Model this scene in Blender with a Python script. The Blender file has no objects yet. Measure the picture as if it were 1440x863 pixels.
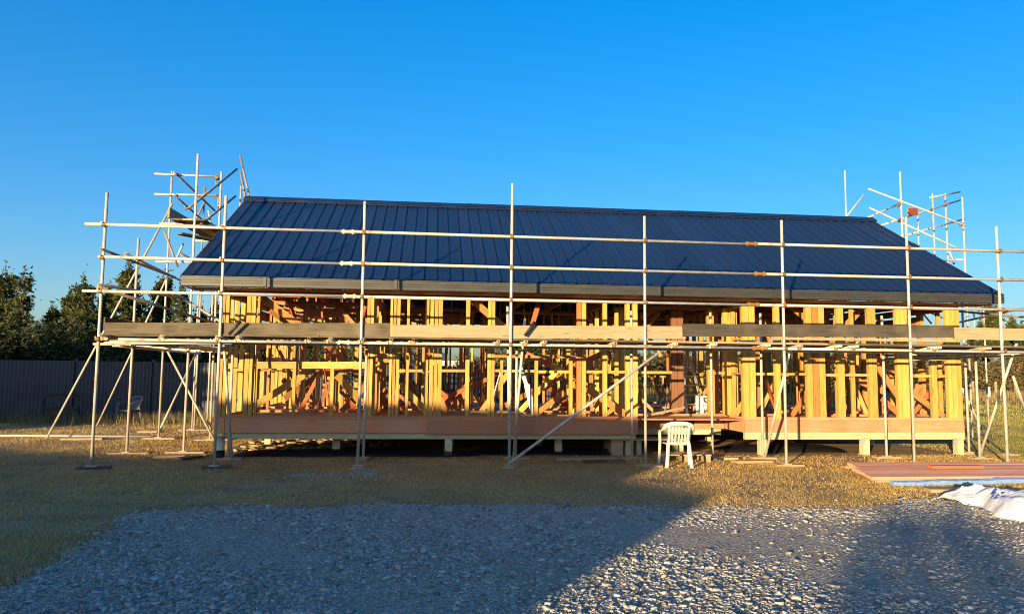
import bpy, math, random
import numpy as np
from mathutils import Vector, Matrix
random.seed(7); rng = np.random.default_rng(7)
SC = bpy.context.scene; COL = SC.collection
R = math.radians

# ------------------------------------------------------------------ camera
FPX, CXP, CYP, EYE = 1040.0, 720.0, 431.5, 1.7
YAW, PITCH, ROLL = R(6.2), R(5.0), 0.010
cf = Vector((math.sin(YAW)*math.cos(PITCH), math.cos(YAW)*math.cos(PITCH), math.sin(PITCH)))
cr0 = Vector((math.cos(YAW), -math.sin(YAW), 0)); cu0 = cr0.cross(cf)
cr = cr0*math.cos(ROLL)+cu0*math.sin(ROLL); cu = cu0*math.cos(ROLL)-cr0*math.sin(ROLL)
cam = bpy.data.cameras.new('camera'); camo = bpy.data.objects.new('camera', cam); COL.objects.link(camo)
camo.matrix_world = Matrix(((cr.x, cu.x, -cf.x, 0), (cr.y, cu.y, -cf.y, 0), (cr.z, cu.z, -cf.z, EYE), (0, 0, 0, 1)))
cam.sensor_width = 36.0; cam.lens = 36.0*FPX/1440.0; cam.clip_start = 0.05; cam.clip_end = 4000
SC.camera = camo

# ------------------------------------------------------------------ sky, sun, exposure
SUN_AZ, SUN_EL = R(34.0), R(6.3)          # light travels towards +Y turned SUN_AZ to +X
SKY_STRENGTH, SUN_STRENGTH, EXPOSURE = 0.137, 3.4, 1.92
world = bpy.data.worlds.new('World'); SC.world = world; world.use_nodes = True
nt = world.node_tree; nt.nodes.clear()
sky = nt.nodes.new('ShaderNodeTexSky'); sky.sky_type = 'NISHITA'; sky.sun_disc = False
sky.sun_elevation = SUN_EL; sky.sun_rotation = R(180)+SUN_AZ
sky.altitude = 0; sky.air_density = 1.0; sky.dust_density = 1.9; sky.ozone_density = 4.0
hs = nt.nodes.new('ShaderNodeHueSaturation'); hs.inputs['Saturation'].default_value = 1.41; hs.inputs['Hue'].default_value = 0.511
ga = nt.nodes.new('ShaderNodeGamma'); ga.inputs['Gamma'].default_value = 0.68
bg = nt.nodes.new('ShaderNodeBackground'); bg.inputs['Strength'].default_value = SKY_STRENGTH
wo = nt.nodes.new('ShaderNodeOutputWorld')
nt.links.new(sky.outputs[0], ga.inputs['Color']); nt.links.new(ga.outputs[0], hs.inputs['Color']); nt.links.new(hs.outputs[0], bg.inputs['Color']); nt.links.new(bg.outputs[0], wo.inputs['Surface'])
sl = bpy.data.lights.new('sun', 'SUN'); sl.energy = SUN_STRENGTH; sl.angle = R(0.5); sl.color = (1.0, 0.73, 0.38)
so = bpy.data.objects.new('sun', sl); COL.objects.link(so)
SUNV = Vector((math.sin(SUN_AZ)*math.cos(SUN_EL), math.cos(SUN_AZ)*math.cos(SUN_EL), -math.sin(SUN_EL)))
so.rotation_euler = SUNV.to_track_quat('-Z', 'Y').to_euler(); so.location = (-20, -30, 12)
SC.view_settings.view_transform = 'Standard'; SC.view_settings.look = 'None'
SC.view_settings.gamma = 1.0; SC.view_settings.exposure = EXPOSURE; SC.view_settings.use_curve_mapping = False
SC.render.engine = 'CYCLES'; SC.cycles.max_bounces = 10; SC.cycles.diffuse_bounces = 8
SC.cycles.use_denoising = True; SC.cycles.filter_width = 1.0

# ------------------------------------------------------------------ pixel -> world (photo pixels, 1440x863)
def ray(px, py): return cf + cr*((px-CXP)/FPX) - cu*((py-CYP)/FPX)
O = Vector((0, 0, EYE))
def atY(px, py, Y): d = ray(px, py); return O+d*(Y/d.y)
def atX(px, py, X): d = ray(px, py); return O+d*(X/d.x)
def atZ(px, py, Z=0.0): d = ray(px, py); return O+d*((Z-EYE)/d.z)
def XP(px, Y, py=540): return atY(px, py, Y).x
def ZP(py, Y, px=720): return atY(px, py, Y).z

# ------------------------------------------------------------------ materials
def newmat(name):
    m = bpy.data.materials.new(name); m.use_nodes = True; t = m.node_tree
    return m, t, t.nodes['Principled BSDF']
def N(t, k, **kw):
    n = t.nodes.new(k)
    for a, v in kw.items():
        if a.startswith('i_'): n.inputs[a[2:].replace('_', ' ')].default_value = v
        else: setattr(n, a, v)
    return n
def L(t, a, b): t.links.new(a, b)
def ramp(t, fac, stops):
    r = t.nodes.new('ShaderNodeValToRGB'); e = r.color_ramp.elements
    while len(e) > 1: e.remove(e[0])
    for i, (p, c) in enumerate(stops):
        q = e[0] if i == 0 else e.new(p)
        q.position = p; q.color = (c[0], c[1], c[2], 1)
    L(t, fac, r.inputs[0]); return r.outputs[0]
def mapping(t, scale, src='Object'):
    tc = N(t, 'ShaderNodeTexCoord'); mp = N(t, 'ShaderNodeMapping'); mp.inputs['Scale'].default_value = scale
    L(t, tc.outputs[src], mp.inputs[0]); return mp.outputs[0]
def mix(t, a, b, fac, mode='MIX'):
    m = N(t, 'ShaderNodeMix', data_type='RGBA', blend_type=mode)
    if isinstance(fac, (int, float)): m.inputs[0].default_value = fac
    else: L(t, fac, m.inputs[0])
    for i, v in ((6, a), (7, b)):
        if isinstance(v, (tuple, list)): m.inputs[i].default_value = (v[0], v[1], v[2], 1)
        else: L(t, v, m.inputs[i])
    return m.outputs[2]
def math_(t, op, a, b=0.0):
    m = N(t, 'ShaderNodeMath', operation=op)
    for i, v in ((0, a), (1, b)):
        if isinstance(v, (int, float)): m.inputs[i].default_value = v
        else: L(t, v, m.inputs[i])
    return m.outputs[0]
def bump(t, bsdf, h, strength, dist=0.01):
    b = N(t, 'ShaderNodeBump'); b.inputs['Strength'].default_value = strength; b.inputs['Distance'].default_value = dist
    L(t, h, b.inputs['Height']); L(t, b.outputs[0], bsdf.inputs['Normal'])

def wood(name, dark, light, rough=0.7, knots=0.5, var=0.35, stain=None):
    m, t, b = newmat(name)
    oi = N(t, 'ShaderNodeObjectInfo')
    tc = N(t, 'ShaderNodeTexCoord')
    add = N(t, 'ShaderNodeVectorMath', operation='ADD'); L(t, tc.outputs['Object'], add.inputs[0])
    sc_ = N(t, 'ShaderNodeVectorMath', operation='SCALE'); sc_.inputs['Scale'].default_value = 37.0
    cb = N(t, 'ShaderNodeCombineXYZ')
    for i in range(3): L(t, oi.outputs['Random'], cb.inputs[i])
    L(t, cb.outputs[0], sc_.inputs[0]); L(t, sc_.outputs[0], add.inputs[1])
    mp = N(t, 'ShaderNodeMapping'); mp.inputs['Scale'].default_value = (1.4, 26, 26); L(t, add.outputs[0], mp.inputs[0])
    n1 = N(t, 'ShaderNodeTexNoise', i_Scale=1.6, i_Detail=5.0, i_Roughness=0.62, i_Distortion=0.9); L(t, mp.outputs[0], n1.inputs['Vector'])
    col = ramp(t, n1.outputs[0], [(0.28, dark), (0.62, light), (0.8, [min(1, c*1.08) for c in light])])
    mp2 = N(t, 'ShaderNodeMapping'); mp2.inputs['Scale'].default_value = (1.7, 9, 9); L(t, add.outputs[0], mp2.inputs[0])
    v = N(t, 'ShaderNodeTexVoronoi', i_Scale=1.0); L(t, mp2.outputs[0], v.inputs['Vector'])
    kf = ramp(t, v.outputs['Distance'], [(0.0, (1, 1, 1)), (0.10, (0.8, .8, .8)), (0.17, (0, 0, 0))])
    col = mix(t, col, [c*0.42 for c in dark], math_(t, 'MULTIPLY', kf, knots))
    if stain:
        n3 = N(t, 'ShaderNodeTexNoise', i_Scale=2.2, i_Detail=4.0); L(t, add.outputs[0], n3.inputs['Vector'])
        col = mix(t, col, stain, ramp(t, n3.outputs[0], [(0.42, (0, 0, 0)), (0.68, (.85, .85, .85))]))
    br = math_(t, 'ADD', math_(t, 'MULTIPLY', oi.outputs['Random'], var), 1.0-var*0.5)
    col = mix(t, col, br, 1.0, 'MULTIPLY')
    L(t, col, b.inputs['Base Color']); b.inputs['Roughness'].default_value = rough
    b.inputs['Specular IOR Level'].default_value = 0.25
    bump(t, b, n1.outputs[0], 0.25, 0.004)
    return m
W_YEL = wood('yellow_pine', (.30, .18, .045), (.50, .335, .09), var=.42)
W_ORG = wood('orange_pine', (.30, .12, .04), (.48, .225, .08), var=.45)
W_RED = wood('pink_treated_timber', (.38, .15, .075), (.52, .23, .12), stain=(.44, .25, .15))
W_PINK = wood('salmon_timber', (.50, .20, .12), (.64, .30, .19), stain=(.55, .33, .24))
W_POST = wood('shade_darkened_post', (.13, .06, .033), (.21, .105, .06), var=.1)  # recess shade on the post is put into its dark wood colour
W_RED2 = wood('red_primed_timber', (.36, .085, .035), (.50, .14, .06), knots=.2)
W_GRN = wood('green_treated_timber', (.33, .30, .18), (.46, .41, .25))
W_NEW = wood('new_plank', (.23, .16, .09), (.35, .26, .16), knots=.6, var=.15)
W_TAN = wood('tan_plank', (.24, .16, .09), (.36, .26, .155), knots=.5, var=.15)
W_OLD = wood('weathered_plank', (.035, .029, .020), (.105, .088, .060), rough=.85, stain=(.135, .112, .075))
W_DRK = wood('dark_plank', (.018, .016, .014), (.055, .048, .040), rough=.85, stain=(.085, .07, .055))
W_TRUSS = wood('brown_truss_timber', (.24, .10, .055), (.36, .17, .09))

def metal(name, c, rough=.42, metallic=.45, rust=0.0, var=.25, scale=9):
    m, t, b = newmat(name); oi = N(t, 'ShaderNodeObjectInfo')
    n = N(t, 'ShaderNodeTexNoise', i_Scale=scale, i_Detail=5.0, i_Roughness=.65); L(t, mapping(t, (1, 3, 3)), n.inputs['Vector'])
    col = ramp(t, n.outputs[0], [(0.3, [x*.72 for x in c]), (0.7, c)])
    if rust:
        n2 = N(t, 'ShaderNodeTexNoise', i_Scale=4.0, i_Detail=7.0, i_Roughness=.7); L(t, mapping(t, (1, 2, 2)), n2.inputs['Vector'])
        col = mix(t, col, (.20, .085, .03), ramp(t, n2.outputs[0], [(0.62-.18*rust, (0, 0, 0)), (0.80-.15*rust, (1, 1, 1))]))
    col = mix(t, col, math_(t, 'ADD', math_(t, 'MULTIPLY', oi.outputs['Random'], var), 1-var*.5), 1.0, 'MULTIPLY')
    L(t, col, b.inputs['Base Color']); b.inputs['Metallic'].default_value = metallic
    L(t, math_(t, 'ADD', math_(t, 'MULTIPLY', n.outputs[0], .3), rough-.12), b.inputs['Roughness'])
    bump(t, b, n.outputs[0], .12, .002)
    return m
M_GALV = metal('galvanised_tube', (.50, .475, .415), rust=.3, metallic=.12, rough=.5)
M_GALV2 = metal('rusty_tube', (.30, .275, .24), rust=.8, metallic=.15, rough=.55)
M_COUP = metal('coupler_steel', (.30, .24, .15), rust=.8, scale=30)
M_COUPO = metal('orange_coupler', (.34, .17, .05), rust=.5, scale=30, metallic=.2)
M_GUT = metal('grey_gutter_steel', (.036, .038, .04), rough=.45, metallic=.0, var=.12, scale=3)
M_GUTD = metal('dark_steel_joint', (.045, .048, .052), rough=.5, metallic=.0)
M_DARK = metal('black_steel', (.02, .02, .022), rough=.5, metallic=.2)
M_ALU = metal('aluminium', (.62, .62, .62), rough=.35, metallic=.6)

def m_roof():
    m, t, b = newmat('navy_roof_steel'); oi = N(t, 'ShaderNodeObjectInfo')
    n = N(t, 'ShaderNodeTexNoise', i_Scale=1.1, i_Detail=4.0); L(t, mapping(t, (1, .35, 1)), n.inputs['Vector'])
    col = ramp(t, n.outputs[0], [(.3, (.006, .012, .032)), (.7, (.010, .018, .048))])
    col = mix(t, col, math_(t, 'ADD', math_(t, 'MULTIPLY', oi.outputs['Random'], .24), .88), 1.0, 'MULTIPLY')
    n2 = N(t, 'ShaderNodeTexNoise', i_Scale=30.0, i_Detail=3.0, i_Roughness=.8); L(t, mapping(t, (1, .15, 1)), n2.inputs['Vector'])
    col = mix(t, col, (.10, .10, .10), math_(t, 'MULTIPLY', ramp(t, n2.outputs[0], [(.62, (0, 0, 0)), (.8, (1, 1, 1))]), .25))
    L(t, col, b.inputs['Base Color']); L(t, math_(t, 'ADD', math_(t, 'MULTIPLY', n2.outputs[0], .25), .24), b.inputs['Roughness'])
    b.inputs['Specular IOR Level'].default_value = .55
    n3 = N(t, 'ShaderNodeTexNoise', i_Scale=2.6, i_Detail=2.0); L(t, mapping(t, (1.5, .7, 1)), n3.inputs['Vector'])
    bump(t, b, n3.outputs[0], .35, .012)
    return m
M_ROOF = m_roof()

def plain(name, c, rough=.6, var=.0, noise=.25, scale=12, bumpv=.15, spec=.4, trans=0):
    m, t, b = newmat(name)
    n = N(t, 'ShaderNodeTexNoise', i_Scale=scale, i_Detail=5.0, i_Roughness=.6); L(t, mapping(t, (1, 1, 1)), n.inputs['Vector'])
    col = ramp(t, n.outputs[0], [(.3, [x*(1-noise) for x in c]), (.7, c)])
    if var:
        oi = N(t, 'ShaderNodeObjectInfo')
        col = mix(t, col, math_(t, 'ADD', math_(t, 'MULTIPLY', oi.outputs['Random'], var), 1-var*.5), 1.0, 'MULTIPLY')
    L(t, col, b.inputs['Base Color']); b.inputs['Roughness'].default_value = rough
    b.inputs['Specular IOR Level'].default_value = spec
    if bumpv: bump(t, b, n.outputs[0], bumpv, .01)
    return m
M_PLASTIC = plain('white_plastic', (.58, .55, .45), rough=.4, noise=.08, scale=6, bumpv=.03)
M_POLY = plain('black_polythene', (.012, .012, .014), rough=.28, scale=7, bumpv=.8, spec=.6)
M_BLUE = plain('blue_film', (.17, .30, .55), rough=.3, noise=.15, scale=5, bumpv=.2, spec=.5)
M_CARA = plain('shade_greyed_white', (.42, .42, .41), rough=.6, noise=.2, scale=2)  # white of caravan and sheds greyed: their shading is in the colour
M_SHADEPL = plain('shade_toned_plastic', (.15, .15, .15), rough=.6)  # white chair plastic darkened: the shade by the fence is in the colour
M_FENCE = plain('dark_fence_steel', (.045, .05, .062), rough=.55, var=.15, scale=2)
M_WHITE = plain('white_paint', (.72, .72, .70), rough=.5, noise=.1, scale=3, bumpv=.05)
M_GREYW = plain('grey_cladding', (.30, .30, .29), rough=.7, noise=.15, scale=3)
M_GLASS = plain('dark_glass', (.02, .025, .03), rough=.08, noise=.1, bumpv=0, spec=.8)
M_RUB = plain('black_rubber', (.015, .015, .015), rough=.8)
M_CONC = plain('concrete', (.32, .31, .29), rough=.9, scale=20, bumpv=.4)
M_TEAL = plain('blue_green_strap', (.02, .17, .16), rough=.5, noise=.4)
M_BARK = plain('bark', (.10, .075, .055), rough=.95, scale=20, bumpv=.8)
M_ROOFSH = plain('shed_roof', (.10, .10, .11), rough=.6)

def islandmat(name, stops, rough=.8, spec=.3, bumpsc=0, trans=0.0):
    m, t, b = newmat(name); g = N(t, 'ShaderNodeNewGeometry')
    col = ramp(t, g.outputs['Random Per Island'], stops)
    if bumpsc:
        n = N(t, 'ShaderNodeTexNoise', i_Scale=bumpsc, i_Detail=4.0); L(t, mapping(t, (1, 1, 1)), n.inputs['Vector'])
        col = mix(t, col, ramp(t, n.outputs[0], [(.3, (.7, .7, .7)), (.7, (1.1, 1.1, 1.1))]), 1.0, 'MULTIPLY')
        bump(t, b, n.outputs[0], .5, .01)
    else:
        n = N(t, 'ShaderNodeTexNoise', i_Scale=.55, i_Detail=3.0); L(t, mapping(t, (1, 1, 1)), n.inputs['Vector'])
        col = mix(t, col, ramp(t, n.outputs[0], [(.3, (.65, .68, .6)), (.7, (1.2, 1.15, 1.05))]), 1.0, 'MULTIPLY')
    L(t, col, b.inputs['Base Color']); b.inputs['Roughness'].default_value = rough; b.inputs['Specular IOR Level'].default_value = spec
    if trans:
        tr = N(t, 'ShaderNodeBsdfTranslucent'); L(t, col, tr.inputs['Color'])
        ms = N(t, 'ShaderNodeMixShader'); ms.inputs[0].default_value = trans
        out = t.nodes['Material Output']
        L(t, b.outputs[0], ms.inputs[1]); L(t, tr.outputs[0], ms.inputs[2]); L(t, ms.outputs[0], out.inputs['Surface'])
    return m
M_GRASS = islandmat('dry_lawn_grass', [(0, (.20, .130, .048)), (.4, (.40, .262, .092)), (.7, (.56, .385, .135)), (.93, (.66, .48, .19)), (1, (.70, .56, .30))], trans=.25)
M_FIELD = islandmat('field_grass_blades', [(0, (.14, .16, .04)), (.5, (.27, .26, .07)), (1, (.42, .36, .13))], trans=.25)
M_LAWN = islandmat('green_lawn_blades', [(0, (.14, .15, .03)), (.5, (.28, .265, .06)), (1, (.46, .39, .12))], trans=.25)
M_HAY = islandmat('tall_dry_grass', [(0, (.12, .10, .04)), (.5, (.24, .18, .08)), (1, (.40, .32, .17))], trans=.3)
M_STONE = islandmat('gravel_stone', [(0, (.13, .122, .11)), (.3, (.29, .273, .247)), (.6, (.40, .375, .33)), (.88, (.44, .41, .36)), (1, (.50, .47, .41))], bumpsc=40)
M_PINE = islandmat('pine_needles', [(0, (.035, .048, .014)), (.5, (.062, .078, .024)), (.85, (.10, .11, .036)), (1, (.12, .12, .05))], trans=.3)
M_LEAF = islandmat('hedge_leaves', [(0, (.022, .032, .010)), (.6, (.045, .058, .018)), (1, (.08, .09, .03))], trans=.25)
M_SCRUB = islandmat('brown_scrub', [(0, (.07, .052, .028)), (.5, (.13, .095, .05)), (.8, (.15, .13, .05)), (1, (.24, .18, .09))], trans=.25)
M_DEBRIS = islandmat('tan_debris', [(0, (.20, .14, .08)), (.6, (.36, .27, .16)), (1, (.48, .38, .25))])
M_GREENB = islandmat('green_shrub_leaves', [(0, (.04, .075, .015)), (.6, (.07, .12, .03)), (1, (.12, .17, .05))], trans=.3)

def m_ground():
    m, t, b = newmat('lawn_soil')
    v = mapping(t, (1, 1, 1))
    n1 = N(t, 'ShaderNodeTexNoise', i_Scale=.35, i_Detail=4.0); L(t, v, n1.inputs['Vector'])
    n2 = N(t, 'ShaderNodeTexNoise', i_Scale=9.0, i_Detail=6.0, i_Roughness=.75); L(t, mapping(t, (1, 1.0, 1)), n2.inputs['Vector'])
    n3 = N(t, 'ShaderNodeTexNoise', i_Scale=.045, i_Detail=3.0); L(t, v, n3.inputs['Vector'])
    c = ramp(t, n2.outputs[0], [(.25, (.16, .105, .058)), (.5, (.31, .205, .105)), (.75, (.46, .315, .15))])
    c = mix(t, c, (.38, .28, .15), ramp(t, n1.outputs[0], [(.45, (0, 0, 0)), (.7, (.6, .6, .6))]))
    c = mix(t, c, (.25, .185, .085), ramp(t, n3.outputs[0], [(.45, (0, 0, 0)), (.65, (.5, .5, .5))]))
    n5 = N(t, 'ShaderNodeTexNoise', i_Scale=1.6, i_Detail=5.0); L(t, v, n5.inputs['Vector'])
    c = mix(t, c, (.17, .125, .08), ramp(t, n5.outputs[0], [(.5, (0, 0, 0)), (.66, (.8, .8, .8))]))
    L(t, c, b.inputs['Base Color']); b.inputs['Roughness'].default_value = .95; b.inputs['Specular IOR Level'].default_value = .1
    bump(t, b, n2.outputs[0], .8, .03)
    return m
def m_gravel():
    m, t, b = newmat('gravel_bed')
    v = mapping(t, (1, 1, 1))
    vo = N(t, 'ShaderNodeTexVoronoi', i_Scale=34.0); L(t, v, vo.inputs['Vector'])
    n1 = N(t, 'ShaderNodeTexNoise', i_Scale=.9, i_Detail=4.0); L(t, v, n1.inputs['Vector'])
    c = ramp(t, vo.outputs['Color'], [(.1, (.20, .175, .14)), (.6, (.34, .30, .245)), (1, (.43, .39, .33))])
    c = mix(t, c, (.32, .25, .17), ramp(t, n1.outputs[0], [(.52, (0, 0, 0)), (.70, (.8, .8, .8))]))
    L(t, c, b.inputs['Base Color']); b.inputs['Roughness'].default_value = .9; b.inputs['Specular IOR Level'].default_value = .2
    bump(t, b, vo.outputs['Distance'], 1.0, .03)
    return m
M_GROUND, M_GRAVEL = m_ground(), m_gravel()

# ------------------------------------------------------------------ object helpers
WM = {}
def thing(name, label, cat, loc=(0, 0, 0), group=None):
    o = bpy.data.objects.new(name, None); COL.objects.link(o); o.location = loc
    o.empty_display_size = .2
    WM[o.name] = Matrix.Translation(Vector(loc)); tag(o, label, cat, group); return o
def tag(o, label=None, cat=None, group=None, kind=None):
    if label: o['label'] = label
    if cat: o['category'] = cat
    if group: o['group'] = group
    if kind: o['kind'] = kind
    return o
def link(name, me, M, parent=None):
    o = bpy.data.objects.new(name, me); COL.objects.link(o)
    WM[o.name] = M.copy()
    if parent is not None:
        o.parent = parent; o.matrix_basis = WM[parent.name].inverted() @ M
    else: o.matrix_basis = M
    return o
def mk(name, verts, faces, mat, smooth=False):
    me = bpy.data.meshes.new(name); me.from_pydata([tuple(v) for v in verts], [], faces); me.materials.append(mat)
    if smooth: me.polygons.foreach_set('use_smooth', [True]*len(me.polygons))
    me.update(); return me
def mkn(name, V, F, mat, smooth=False):      # numpy triangles
    me = bpy.data.meshes.new(name); V = np.asarray(V, np.float32); F = np.asarray(F, np.int32)
    me.vertices.add(len(V)); me.vertices.foreach_set('co', V.ravel())
    k = F.shape[1]
    me.loops.add(F.size); me.loops.foreach_set('vertex_index', F.ravel())
    me.polygons.add(len(F)); me.polygons.foreach_set('loop_start', np.arange(0, F.size, k, dtype=np.int32))
    me.polygons.foreach_set('loop_total', np.full(len(F), k, np.int32))
    if smooth: me.polygons.foreach_set('use_smooth', np.ones(len(F), bool))
    me.materials.append(mat); me.update(calc_edges=True); return me
def free(name, verts, faces, mat, parent=None, origin=None, smooth=False):
    """verts in world space; origin = object origin"""
    o = Vector(origin) if origin is not None else Vector(verts[0])
    me = mk(name, [Vector(v)-o for v in verts], faces, mat, smooth)
    return link(name, me, Matrix.Translation(o), parent)
BOXF = [(0, 1, 3, 2), (4, 6, 7, 5), (0, 4, 5, 1), (2, 3, 7, 6), (0, 2, 6, 4), (1, 5, 7, 3)]
def boxv(x0, x1, y0, y1, z0, z1):
    return [(x, y, z) for x in (x0, x1) for y in (y0, y1) for z in (z0, z1)]
class MB:
    def __init__(s): s.v = []; s.f = []
    def add(s, v, f): n = len(s.v); s.v += [tuple(q) for q in v]; s.f += [tuple(i+n for i in q) for q in f]; return s
    def box(s, x0, x1, y0, y1, z0, z1): return s.add(boxv(x0, x1, y0, y1, z0, z1), BOXF)
    def obox(s, M, sx, sy, sz): return s.add([M @ Vector(p) for p in boxv(-sx/2, sx/2, -sy/2, sy/2, -sz/2, sz/2)], BOXF)
    def cyl(s, P, Q, r, n=10, cap=True, r2=None):
        P = Vector(P); Q = Vector(Q); M = frame(P, Q); r2 = r if r2 is None else r2
        l = (Q-P).length; v = []; f = []
        for x, rr in ((0, r), (l, r2)):
            for i in range(n):
                a = 2*math.pi*i/n; v.append(M @ Vector((x, rr*math.cos(a), rr*math.sin(a))))
        for i in range(n): j = (i+1) % n; f.append((i, n+i, n+j, j)[::-1])
        if cap: f += [tuple(range(n)), tuple(range(2*n-1, n-1, -1))]
        return s.add(v, f)
    def out(s, name, mat, parent=None, origin=None, smooth=False): return free(name, s.v, s.f, mat, parent, origin, smooth)
def frame(P, Q, zh=(0, 0, 1)):
    P = Vector(P); x = (Vector(Q)-P).normalized(); z = Vector(zh)
    if abs(x.dot(z)) > .97: z = Vector((0, 1, 0)) if abs(x.y) < .9 else Vector((1, 0, 0))
    z = (z-x*x.dot(z)).normalized(); y = z.cross(x)
    return Matrix(((x.x, y.x, z.x, P.x), (x.y, y.y, z.y, P.y), (x.z, y.z, z.z, P.z), (0, 0, 0, 1)))
CACHE = {}
def beam(name, P, Q, wy, wz, mat, parent=None, zh=(0, 0, 1)):
    """timber from P to Q, axis through its centre; wz along zh"""
    P = Vector(P); Q = Vector(Q); l = round((Q-P).length, 3); k = (name, l, round(wy, 3), round(wz, 3), mat.name)
    if k not in CACHE: CACHE[k] = mk(name, boxv(0, l, -wy/2, wy/2, -wz/2, wz/2), BOXF, mat)
    return link(name, CACHE[k], frame(P, Q, zh), parent)
def stud(name, X, Y, z0, z1, mat, parent, wx=.045, wyy=.09):
    return beam(name, (X, Y, z0), (X, Y, z1), wx, wyy, mat, parent, zh=(0, 1, 0))
def tubemesh(name, l, r, mat, n=12):
    k = ('tube', name, round(l, 3), r, mat.name)
    if k in CACHE: return CACHE[k]
    v = []; f = []; ri = r*.84; d = min(.12, l*.3)
    for x, rr in ((d, ri), (0, ri), (0, r), (l, r), (l, ri), (l-d, ri)):
        for i in range(n):
            a = 2*math.pi*i/n; v.append((x, rr*math.cos(a), rr*math.sin(a)))
    for k2 in range(5):
        for i in range(n): j = (i+1) % n; f.append((k2*n+i, k2*n+j, (k2+1)*n+j, (k2+1)*n+i))
    f += [tuple(range(n-1, -1, -1)), tuple(range(5*n, 6*n))]
    me = mk(name, v, f, mat, True)
    for p in me.polygons:
        if abs(p.normal.x) > .5: p.use_smooth = False
    CACHE[k] = me; return me
TR = .0262
def tube(name, P, Q, parent, mat=None, r=TR):
    P = Vector(P); Q = Vector(Q)
    return link(name, tubemesh(name, (Q-P).length, r, mat or M_GALV), frame(P, Q), parent)

# ================================================================== THE SETTING
GN = 60
def ground():
    s = 1500
    xs = [-s, -300, -90, -30, 0, 30, 90, 300, s]; v = [(x, y+30, 0) for y in xs for x in xs]; n = len(xs)
    f = [(j*n+i, j*n+i+1, (j+1)*n+i+1, (j+1)*n+i) for j in range(n-1) for i in range(n-1)]
    tag(free('ground', v, f, M_GROUND, origin=(0, 0, 0)), kind='structure')
ground()
GEDGE = [(-60, 905), (0, 832), (60, 800), (120, 765), (160, 742), (185, 722), (240, 717), (340, 714), (440, 716), (480, 712), (560, 708), (640, 711), (700, 709),
         (760, 710), (830, 714), (900, 712), (960, 716), (1010, 712), (1080, 716), (1150, 714), (1230, 712), (1290, 702), (1340, 704), (1400, 715), (1500, 718)]
gp = [atZ(*p) for p in GEDGE]
gpoly = [(p.x, p.y) for p in gp]+[(16, 8), (16, -1.5), (-9, -1.5), (-8, 1.5)]
def in_poly(X, Y, poly):
    X = np.asarray(X); Y = np.asarray(Y); ins = np.zeros(X.shape, bool); n = len(poly)
    for i in range(n):
        x0, y0 = poly[i]; x1, y1 = poly[(i+1) % n]
        if y0 == y1: continue
        c = ((y0 > Y) != (y1 > Y)) & (X < (x1-x0)*(Y-y0)/(y1-y0)+x0); ins ^= c
    return ins
def gravel():
    pts = []; n = len(gpoly)
    for i in range(n):
        a = Vector(gpoly[i]); b = Vector(gpoly[(i+1) % n]); l = (b-a).length; k = max(1, int(l/.09)) if i < len(GEDGE)-1 else 1
        nr = Vector((-(b-a).y, (b-a).x)).normalized()
        for j in range(k):
            p = a.lerp(b, j/k)
            if i < len(GEDGE)-1: q = p.x*1.0+p.y*.7; p = p+nr*(.05*math.sin(q*7.3)+.04*math.sin(q*13.1+1)+.03*math.sin(q*23.7+2)+random.uniform(-.02, .02))
            pts.append((p.x, p.y, .006))
    o = free('gravel_drive', pts, [tuple(range(len(pts)))[::-1]], M_GRAVEL, origin=(0, 0, .006)); tag(o, kind='structure')
    if o.data.polygons[0].normal.z < 0: o.data.flip_normals()
gravel()

ICO_V = []; 
def ico():
    t = (1+5**.5)/2
    V = np.array([(-1, t, 0), (1, t, 0), (-1, -t, 0), (1, -t, 0), (0, -1, t), (0, 1, t), (0, -1, -t), (0, 1, -t), (t, 0, -1), (t, 0, 1), (-t, 0, -1), (-t, 0, 1)], float)
    V /= np.linalg.norm(V[0])
    F = np.array([(0, 11, 5), (0, 5, 1), (0, 1, 7), (0, 7, 10), (0, 10, 11), (1, 5, 9), (5, 11, 4), (11, 10, 2), (10, 7, 6), (7, 1, 8), (3, 9, 4), (3, 4, 2), (3, 2, 6), (3, 6, 8), (3, 8, 9), (4, 9, 5), (2, 4, 11), (6, 2, 10), (8, 6, 7), (9, 8, 1)])
    return V, F
IV, IF = ico()
CV = np.array([(x, y, z) for x in (-.72, .72) for y in (-.72, .72) for z in (-.72, .72)], float)
CF = np.array([(0, 1, 3), (0, 3, 2), (4, 6, 7), (4, 7, 5), (0, 4, 5), (0, 5, 1), (2, 3, 7), (2, 7, 6), (0, 2, 6), (0, 6, 4), (1, 5, 7), (1, 7, 3)])
def stones(P, S, name, mat, flat=.5, seed=1, chips=False):
    r = np.random.default_rng(seed); n = len(P)
    BV, BF = (CV, CF) if chips else (IV, IF)
    V = BV[None]*(1+r.uniform(-.45, .45, (n, len(BV), 3))) if chips else BV[None]*(1+r.uniform(-.42, .25, (n, 12, 1)))
    V = V*np.stack([r.uniform(.75, 1.3, n), r.uniform(.6, 1.0, n), r.uniform(.35, .75, n)*flat*1.4], 1)[:, None, :]*S[:, None, None]
    a = r.uniform(0, 2*math.pi, n); c, s = np.cos(a), np.sin(a)
    tx = r.normal(0, .4 if chips else .25, n)
    y, z = V[..., 1].copy(), V[..., 2].copy()
    V[..., 1] = y*np.cos(tx)[:, None]-z*np.sin(tx)[:, None]; V[..., 2] = y*np.sin(tx)[:, None]+z*np.cos(tx)[:, None]
    x, y = V[..., 0].copy(), V[..., 1].copy()
    V[..., 0] = x*c[:, None]-y*s[:, None]; V[..., 1] = x*s[:, None]+y*c[:, None]
    V += P[:, None, :]
    F = (BF[None]+(np.arange(n)*len(BV))[:, None, None]).reshape(-1, 3)
    return mkn(name, V.reshape(-1, 3), F, mat)
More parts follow.
